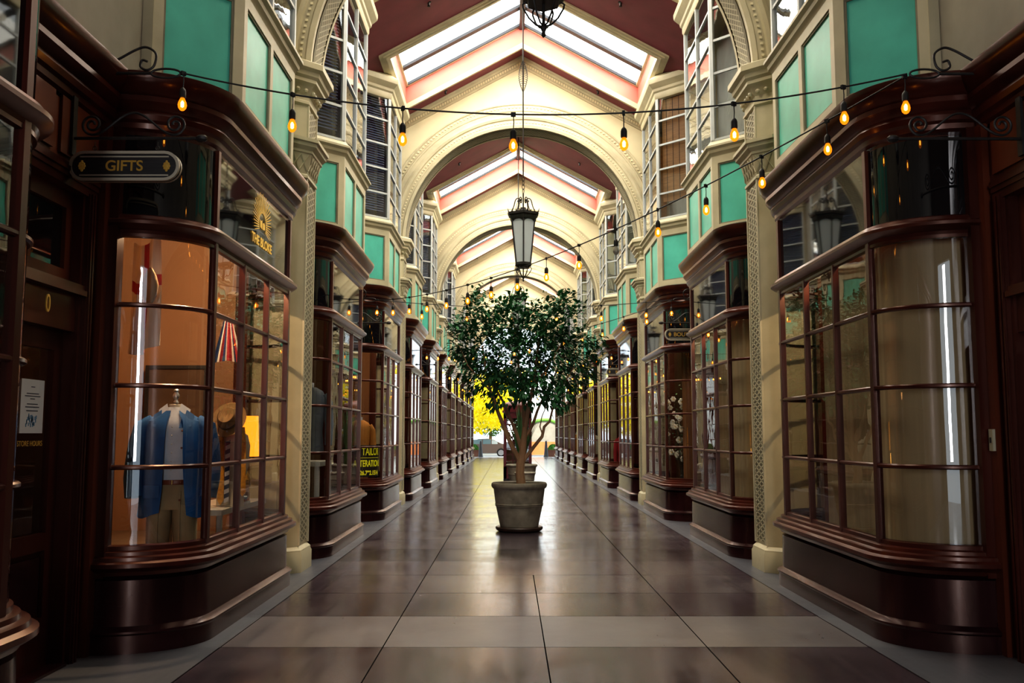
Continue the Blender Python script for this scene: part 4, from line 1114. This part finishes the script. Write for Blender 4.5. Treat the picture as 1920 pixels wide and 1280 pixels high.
# England flag: hanging cloth with folds
t = thing('cross_flag', 'white flag with red cross hanging in the left shop window', 'flag', (-3.16, 7.95, 3.26), radians(-18))
b = MB(); nx, nz = 14, 20; Wf, Hf = .36, .95
def fl(i, j):
    u = i/nx; v = j/nz; return ((u-.5)*Wf*(1-.25*(1-v)), .03*sin(u*14+v*2)*(.4+v), -v*Hf-.04*sin(u*5))
for i in range(nx):
    for j in range(nz):
        red = (6 <= i <= 7) or (7 <= j <= 8)
        b.add([fl(i, j), fl(i+1, j), fl(i+1, j+1), fl(i, j+1)], [(0, 1, 2, 3)], 'flag_red' if red else 'flag_white', True)
b.build('cloth', t)
t = thing('union_flag', 'small red white and blue flag gathered behind the left window', 'flag', (-2.74, 8.95, 2.72), radians(5))
b = MB(); nx, nz = 12, 12
def fl2(i, j):
    u = i/nx-.5; v = j/nz; return (u*(.08+.20*v), .02*sin(i*1.7)*(.3+v), -v*.42+.10*abs(u)*v*0-.05*abs(u))
for i in range(nx):
    for j in range(nz):
        m_ = ['flag_blue', 'flag_blue', 'flag_white', 'flag_red', 'flag_blue', 'flag_white', 'flag_red', 'flag_red', 'flag_white', 'flag_blue', 'flag_red', 'flag_white'][i]
        b.add([fl2(i, j), fl2(i+1, j), fl2(i+1, j+1), fl2(i, j+1)], [(0, 1, 2, 3)], m_, True)
b.build('cloth', t)
# cap and scarf hooks, dark figure hanging and framed mirror on the inner wall
t = thing('picture_frame', 'black framed dark picture on the inner wall of the left shop', 'picture', (-3.75, 10.44, 1.95))
b = MB()
for (x0, x1, z0, z1) in ((-.35, .35, .37, .41), (-.35, .35, -.41, -.37), (-.35, -.31, -.37, .37), (.31, .35, -.37, .37)): b.box(x0, x1, -.03, 0, z0, z1, 'sign_black')
b.build('frame', t); b = MB(); b.box(-.31, .31, -.012, -.004, -.37, .37, 'interior_brown'); b.build('picture', t)
t = thing('cloth_cap', 'beige cloth cap hanging in front of the white flag', 'cap', (-3.06, 7.80, 2.86)); 
b = MB(); b.loft([ering(0, 0, -.16, .03, .02), ering(0, 0, -.10, .06, .04), ering(0, 0, 0, .07, .05), ering(0, 0, .08, .05, .03), ering(0, 0, .14, .012, .01)], 'felt'); b.build('cloth', t)
# shop name on the transom pane
t = thing('window_emblem', 'gold sunburst emblem lettered THE BLOKE on the dark transom glass', 'emblem', (CX-WALLV+FV+.006, 8.92, 3.62), pi/2)
b = MB()
for i in range(31):
    a = radians(-25+230*i/30); r0, r1 = .085, .17+.06*max(0, sin(a))+.012*(i % 2); d = .028
    c_, s_ = cos(a), sin(a)
    b.add([(r0*.8*cos(a-.05), -.002, r0*1.3*sin(a-.05)), (r0*.8*cos(a+.05), -.002, r0*1.3*sin(a+.05)), (r1*cos(a+.02), -.002, r1*1.25*s_+.0), (r1*cos(a-.02), -.002, r1*1.25*sin(a-.02))], [(0, 1, 2, 3)], 'gold_leaf')
b.lathe([(.001, -.0), (.045, 0)], 'gold_leaf', 4, (0, 0, 0)) if False else None
b.add([(-.05, -.002, -.03), (-.005, -.002, -.04), (-.005, -.002, .05), (-.03, -.002, .03), (-.05, -.002, .045)], [(0, 1, 2, 3, 4)], 'gold_leaf'); b.add([(.005, -.002, -.04), (.05, -.002, -.03), (.05, -.002, .02), (.03, -.002, .035), (.005, -.002, .02)], [(0, 1, 2, 3, 4)], 'gold_leaf')
bb = b.build('sunburst', t); bb.scale = (1.75, 1, 1.05)
text_mesh('THE BLOKE', .125, 'lettering', 'gold_leaf', .001, .004, t, (0, -.002, -.18), (pi/2, 0, 0), 1.12)

# ------------------------------------------------------------------ other displays
def local(side, D, u, v, z):     # u along the hall towards far, v out from wall
    return (CX-WALLV+v, D+u, z) if side == 'left' else (CX+WALLV-v, D+u, z)
def suit(side, D, u, v, zb, mat, label, arm=True, under='shirt_white'):
    t = thing('suit_form', label, 'mannequin', local(side, D, u, v, zb), radians(15 if side == 'left' else -15))
    b = MB(); b.loft([ering(0, 0, .10, .20, .15), ering(0, 0, .40, .175, .13), ering(0, 0, .65, .20, .14), ering(0, 0, .86, .215, .13), ering(0, 0, .95, .17, .10), ering(0, 0, 1.0, .08, .07)], mat)
    b.add([(-.02, -.155, .60), (-.10, -.13, .90), (-.06, -.09, .99), (.0, -.14, .66)], [(0, 1, 2, 3)], mat); b.build('jacket', t)
    for sx in (-1, 1): b = MB(); b.tube([(sx*.18, 0, .90), (sx*.235, -.0, .80), (sx*.26, -.02, .5), (sx*.25, -.06, .22)], [.06, .068, .06, .052], mat, 12); b.build('sleeve', t)
    b = MB(); b.lathe([(.05, .98), (.05, 1.06), (.02, 1.065), (.012, 1.09), (.022, 1.11), (.004, 1.15)], under, 14); b.build('neck', t)
    b = MB(); b.tube([(0, 0, .53-zb), (0, 0, .2)], .02, 'iron', 8); b.lathe([(.13, .53-zb), (.13, .545-zb), (.02, .56-zb)], 'iron', 16); b.build('stand', t)
suit('left', 13.7, -1.08, .38, 1.22, 'suit_grey', 'grey suit jacket on a form in the window past the nearest left pier')
t = thing('display_table', 'grey white side table inside the grey suit window', 'table', local('left', 13.7, -.8, .22, .52))
b = MB(); b.box(-.35, .35, -.45, .45, .64, .70, 'table_white'); b.build('table_top', t)
for sx in (-.3, .3):
    for sy in (-.4, .4): b = MB(); b.box(sx-.03, sx+.03, sy-.03, sy+.03, 0, .64, 'table_white'); b.build('leg', t)
suit('left', 18.85, -.90, .20, .85, 'suit_orange', 'mustard orange jacket on a form above the tailor sign')
def curtain(side, D, u0, u1, v0, z0, z1, mat, label, amp=.02, name='curtain'):
    pts = [p for p in offset_path(BP, -v0) if u0 <= p[0] <= u1]
    X, rz = side_xf(side); dense = []
    for a, c in zip(pts, pts[1:]):
        L = seglen(a, c); n_ = max(1, int(L/.03))
        for i in range(n_): dense.append((a[0]+(c[0]-a[0])*i/n_, a[1]+(c[1]-a[1])*i/n_))
    dense.append(pts[-1]); fr = offset_frames(dense)
    b = MB(); b.loft([[(p.x+n.x*amp*sin(i*1.1), p.y+n.y*amp*sin(i*1.1), z) for z in (z0, z1)] for i, (p, n) in enumerate(fr)], mat, cap=False, closed=False)
    o = b.build(name, None, (X, D, 0), rz); tag(o, label, 'curtain'); return o
# local +x is towards the camera on the left side, away on the right side
curtain('right', 8.75, -1.70, .45, .16, .53, 3.22, 'curtain_cream', 'tan curtain drawn behind the nearest right window', .004)
curtain('right', 13.7, -1.70, .45, .16, .53, 3.22, 'curtain_cream', 'pale cream curtain in the bay past the nearest right pier', .004)
curtain('right', 18.85, -1.70, -1.0, .30, .53, 3.22, 'drape_brown', 'brown streaked drape behind the white flowers', .015)
curtain('left', 18.85, .85, 1.70, .40, 1.9, 3.22, 'drape_orange', 'orange drape above the mustard jacket', .015)
# tailor sign on curved pane
t = thing('tailor_sign', 'black window sign with yellow TAILOR ALTERATIONS lettering', 'sign', (CX-WALLV, 18.85, 0), -pi/2)
seg = offset_path(BP, -.05); seg = [p for p in seg if 1.00 <= p[0] <= 1.69]
b = MB(); b.sweep([( p[0], p[1]) for p in seg], [(-.004, .80), (.004, .80), (.004, 1.38), (-.004, 1.38)], 'sign_black'); b.build('board', t)
# lettering is mapped along the curve
Ls = [0.]
for a, c in zip(seg, seg[1:]): Ls.append(Ls[-1]+seglen(a, c))
def on_curve(s_):
    s_ = max(0, min(Ls[-1]-1e-6, s_))
    for i in range(len(seg)-1):
        if s_ <= Ls[i+1]:
            t_ = (s_-Ls[i])/(Ls[i+1]-Ls[i]); a, c = Vector(seg[i]), Vector(seg[i+1]); d = (c-a).normalized(); return a.lerp(c, t_)+Vector((-d.y, d.x))*.010
for txt, sz, z, xs in (('TAILOR', .20, 1.26, .60), ('ALTERATIONS', .165, 1.04, .58), ('626.792.1514', .11, .87, .78)):
    o = text_mesh(txt, sz, 'lettering', 'sign_yellow', .0, .004, t)
    o.rotation_euler = (0, 0, 0)
    for v_ in o.data.vertices:
        s_ = Ls[-1]/2-(.05 if txt == 'TAILOR' else 0)-v_.co.x*xs; w_ = on_curve(s_); v_.co = (w_.x, w_.y, z+v_.co.y)
b = MB(); b.sweep([( p[0], p[1]) for p in seg][1:-1], [(.006, 1.145), (.006, 1.152)], 'sign_yellow', cap=False); b.build('rule', t)

# white flowers in the BOUTIQUE window
t = thing('flower_arrangement', 'tall dark twigs with white flowers in the BOUTIQUE window', 'flowers', local('right', 18.85, -1.0, .30, .52))
tw = MB(); fl_ = MB(); lv = MB(); rnd = random.Random(11)
tw.lathe([(.09, 0), (.11, .1), (.08, .28), (.06, .3)], 'sign_black', 16)
for i in range(16):
    a = rnd.uniform(0, 2*pi); L = rnd.uniform(.9, 1.9); pts = [Vector((.04*cos(a), .04*sin(a), .2))]
    for j in range(6): pts.append(pts[-1]+Vector((cos(a)*.045+rnd.gauss(0, .03), sin(a)*.045+rnd.gauss(0, .03), L/6)))
    tw.tube(pts, [.008]*3+[.005]*4, 'twig', 5)
    for j in range(2, 7):
        if rnd.random() < .55:
            c = pts[j]+Vector((rnd.gauss(0, .03), rnd.gauss(0, .03), rnd.gauss(0, .03))); s_ = rnd.uniform(.026, .05)
            for q in range(6): aa = q*pi/3; fl_.ball((c.x+s_*.8*cos(aa), c.y+s_*.4*(q % 2), c.z+s_*.8*sin(aa)), s_*.75, 'white_petal', 6)
            fl_.ball(c, s_*.5, 'gold', 6)
        for q in range(3):
            c = pts[j]+Vector((rnd.gauss(0, .06), rnd.gauss(0, .06), rnd.gauss(0, .06))); d = Vector((rnd.gauss(0, 1), rnd.gauss(0, 1), .3)).normalized()*.07; s_ = d.cross(Vector((0, 0, 1))).normalized()*.018
            lv.add([c, c+d*.5+s_, c+d, c+d*.5-s_], [(0, 1, 2, 3)], 'leaf')
tw.build('twigs', t); fl_.build('blossoms', t); lv.build('leaves', t)
# simple goods in farther windows: shelves with draped jackets and boxes
rnd = random.Random(21); idx = 0
for i, (k, d) in enumerate(bays[3:], 3):
    for side in ('left', 'right'):
        kind = rnd.choice(['suit', 'plant', 'rack'])
        u = -.9 if True else 0
        where = '%s bay from the camera on the %s' % (ORD[i], side)
        if kind == 'suit': suit(side, d, -1.0, .22, .53, rnd.choice(['suit_grey', 'suit_orange', 'flag_red', 'linen']), 'clothed display form in the %s' % where)
        elif kind == 'plant':
            t = thing('potted_fern', 'green leafy plant inside the %s' % where, 'plant', local(side, d, -1.0, .25, .52)); pm = MB(); pm.lathe([(.09, 0), (.12, .2), (.11, .22)], 'pot', 14); pm.build('pot', t)
            b = MB()
            for q in range(70):
                a = rnd.uniform(0, 2*pi); z = rnd.uniform(.3, 1.5); r = rnd.uniform(.02, .22); c = Vector((r*cos(a), r*sin(a), z)); dd = Vector((cos(a), sin(a), rnd.uniform(-.6, .6))).normalized()*.16; s_ = Vector((-sin(a), cos(a), 0))*.03
                b.add([c, c+dd*.5+s_, c+dd, c+dd*.5-s_], [(0, 1, 2, 3)], 'leaf')
            b.tube([(0, 0, .2), (.01, 0, .9), (0, .02, 1.4)], .012, 'twig', 6); b.build('foliage', t)
        else:
            t = thing('display_rack', 'wooden tiered display rack in the %s' % where, 'rack', local(side, d, -1.0, .20, .52)); b = MB()
            for z in (.02, .5, 1.0, 1.5): b.box(-.22, .22, -.18, .18, z, z+.03, 'deck')
            for sx in (-.2, .2): b.box(sx-.015, sx+.015, -.17, -.14, 0, 1.55, 'deck'); b.box(sx-.015, sx+.015, .14, .17, 0, 1.55, 'deck')
            b.build('shelves', t)

# ------------------------------------------------------------------ street beyond the arcade
b = MB(); b.add([(-14, 62.4, -.005), (15, 62.4, -.005), (15, 65.2, -.005), (-14, 65.2, -.005)], [(0, 1, 2, 3)], 'pavement'); struct(b.build('ground'))
b = MB(); b.add([(-60, 65.2, -.06), (60, 65.2, -.06), (60, 120, -.06), (-60, 120, -.06)], [(0, 1, 2, 3)], 'road'); struct(b.build('ground'))
# car (side on)
t = thing('parked_car', 'silver brown saloon car parked in the street outside', 'car', (-1.95, 66.9, -.06)); t.scale = (.92, .92, .90)
prof = [(-2.25, .35), (-2.28, .62), (-2.15, .82), (-1.75, .92), (-1.15, 1.0), (-.75, 1.28), (-.35, 1.40), (.35, 1.42), (.85, 1.32), (1.45, 1.02), (2.05, .95), (2.25, .78), (2.28, .45), (2.1, .28), (-2.1, .28)]
b = MB()
def cw(z): return .88 if z < 1.0 else .88-.45*(z-1.0)
b.loft([[(x, -cw(z), z) for x, z in prof], [(x, cw(z), z) for x, z in prof]], 'car_paint', smooth=False); b.build('body', t)
b = MB()
for (x0, x1) in ((-1.0, -.08), (0.0, .62), (.68, 1.15)):
    zt0 = 1.28 if x0 < -.5 else 1.36; b.add([(x0, -.885, 1.0), (x1, -.885, 1.0), (x1-.05 if x1 > 1 else x1, -.80, 1.22 if x1 > 1 else 1.36), (x0+.28 if x0 < -.5 else x0, -.78, 1.34 if x0 < -.5 else 1.36 if x0 < .5 else 1.34)], [(0, 1, 2, 3)], 'car_glass')
b.build('side_windows', t)
for x in (-1.4, 1.4):
    w = MB(); w.loft([[(x+.33*cos(2*pi*q/24), y, .33+.33*sin(2*pi*q/24)) for q in range(24)] for y in (-.90, -.70)], 'tyre'); w.loft([[(x+.22*cos(2*pi*q/24), y, .33+.22*sin(2*pi*q/24)) for q in range(24)] for y in (-.915, -.89)], 'hub', smooth=False); w.build('wheel', t)
    w = MB(); w.loft([[(x+.33*cos(2*pi*q/24), y, .33+.33*sin(2*pi*q/24)) for q in range(24)] for y in (.70, .90)], 'tyre'); w.build('wheel', t)
for x, lab in ((-2.02, 'dark tapered bollard in front of the parked car'), (2.42, 'dark tapered bollard in front of the orange wall')):
    t = MB(); t.lathe([(.17, 0), (.17, .06), (.15, .1), (.07, 1.0), (.05, 1.08), (.01, 1.1)], 'bollard', 14); o = t.build('bollard', None, (x, 63.3, 0)); tag(o, lab, 'bollard')
for x, lab in ((-2.55, 'round green shrub in a brown planter at the left of the exit'), (2.95, 'round green shrub in a brown planter at the right of the exit')):
    t = thing('shrub_planter', lab, 'planter', (x, 64.2, 0)); b = MB(); b.box(-.45, .45, -.3, .3, 0, .45, 'planter_brown'); b.box(-.48, .48, -.33, .33, .40, .47, 'planter_brown'); b.build('planter_box', t)
    b = MB(); rr = random.Random(2)
    for q in range(500):
        a = rr.uniform(0, 2*pi); e = rr.uniform(-.2, 1.4); c = Vector((.36*cos(a)*cos(e), .30*sin(a)*cos(e), .50+.33*sin(e))); s_ = .05
        b.add([c+Vector((-s_, 0, -s_)), c+Vector((s_, 0, -s_)), c+Vector((0, rr.uniform(-s_, s_), s_))], [(0, 1, 2)], 'shrub')
    b.ball((0, 0, .5), .3, 'shrub', 12); b.build('shrub', t)
t = MB(); t.box(1.35, 3.9, 72, 72.3, -.06, .95, 'orange_wall'); o = t.build('garden_wall'); tag(o, 'low orange rendered wall across the street on the right', 'wall')
t = thing('far_building', 'white building with an arched doorway across the street', 'building', (4.6, 82, 0))
b = MB(); b.box(-4.0, 8, 0, 5, -.06, 6.5, 'white_wall'); b.box(-4.1, 8.1, -.1, 5.1, 6.5, 6.8, 'white_wall'); b.build('wall', t)
b = MB()
arc = [(-1.6+1.75*cos(pi*q/16), -.06, 1.35+1.45*sin(pi*q/16)) for q in range(17)]
b.tube(arc, .14, 'foliage_green', 8); b.build('arch_hood', t)
b = MB(); b.add([(-1.6+1.6*cos(pi*q/16), -.03, 1.35+1.3*sin(pi*q/16)) for q in range(17)]+[(-3.2, -.03, -.06), (0, -.03, -.06)], [tuple(range(19))], 'grey_plaster'); b.build('arched_door', t)
def street_tree(x, y, h, r, mat, label, seed):
    t = thing('street_tree', label, 'tree', (x, y, -.06)); b = MB(); b.tube([(0, 0, 0), (.1, 0, h*.3), (0, .1, h*.55)], [.22, .16, .10], 'bark', 8)
    for q in range(5): a = q*1.3; b.tube([(0.05, 0, h*.35), (r*.5*cos(a), r*.5*sin(a), h*.6)], [.09, .03], 'bark', 6)
    b.build('trunk', t); b = MB(); rr = random.Random(seed)
    for q in range(int(420*r*r)):
        while True:
            v_ = Vector((rr.uniform(-1, 1), rr.uniform(-1, 1), rr.uniform(-1, 1)))
            if .3 < v_.length < 1: break
        c = Vector((v_.x*r, v_.y*r, h*.62+v_.z*h*.40)); s_ = rr.uniform(.12, .24); d = Vector((rr.gauss(0, 1), rr.gauss(0, 1), rr.gauss(0, 1))).normalized(); e = d.cross(Vector((0, 0, 1))).normalized()
        b.add([c-d*s_, c+e*s_*.5, c+d*s_, c-e*s_*.5], [(0, 1, 2, 3)], mat)
    b.build('foliage', t)
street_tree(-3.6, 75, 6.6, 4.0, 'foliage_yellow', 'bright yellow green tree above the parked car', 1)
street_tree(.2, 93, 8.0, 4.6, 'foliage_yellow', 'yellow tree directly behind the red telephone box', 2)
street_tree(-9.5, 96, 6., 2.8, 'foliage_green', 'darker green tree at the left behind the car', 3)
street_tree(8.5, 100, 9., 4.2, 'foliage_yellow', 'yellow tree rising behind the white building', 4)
street_tree(-2.2, 100, 6., 2.8, 'foliage_green', 'low green tree far behind the car', 6)

# ------------------------------------------------------------------ lights, world, camera
wd = bpy.data.worlds.new('World'); SC.world = wd; wd.use_nodes = True; nt = wd.node_tree
bg = nt.nodes['Background']; bg.inputs['Color'].default_value = (.78, .90, 1.0, 1); bg.inputs['Strength'].default_value = 3.0
sun = add_lamp('sun', 'SUN', (0, 70, 30), 9.0, (1, .93, .78)); sun.data.angle = radians(1.5); sun.rotation_euler = (radians(38), radians(12), radians(-15))
for k in range(-1, 5):
    mid = P0+M*k+M/2
    for dy in (-2.6, 2.6):
        if k < 0 and dy < 0: continue
        for sg in (-1, 1):
            add_lamp('skylight_fill', 'AREA', (CX+sg*1.3, mid+dy, ceil_z(1.3)+.36), 170 if k < 0 else 150, (1, .89, .66), 2.2, (0, sg*math.atan(SL), 0), 2.4)

cam = bpy.data.cameras.new('Camera'); co = bpy.data.objects.new('Camera', cam); COL.objects.link(co); SC.camera = co
cam.sensor_width = 36; cam.lens = 1740/1920*36; cam.clip_end = 300
co.location = (0, 0, 1.6)
pitch = .0985305; yaw = .0017158
co.rotation_euler = (pi/2+pitch, 0, -yaw)
SC.view_settings.view_transform = 'Standard'
SC.view_settings.look = 'Medium High Contrast'
SC.view_settings.exposure = -0.38
SC.cycles.max_bounces = 8; SC.cycles.diffuse_bounces = 4; SC.cycles.glossy_bounces = 4; SC.cycles.transparent_max_bounces = 12
SC.cycles.sample_clamp_indirect = 4.; SC.cycles.caustics_reflective = False; SC.cycles.caustics_refractive = False
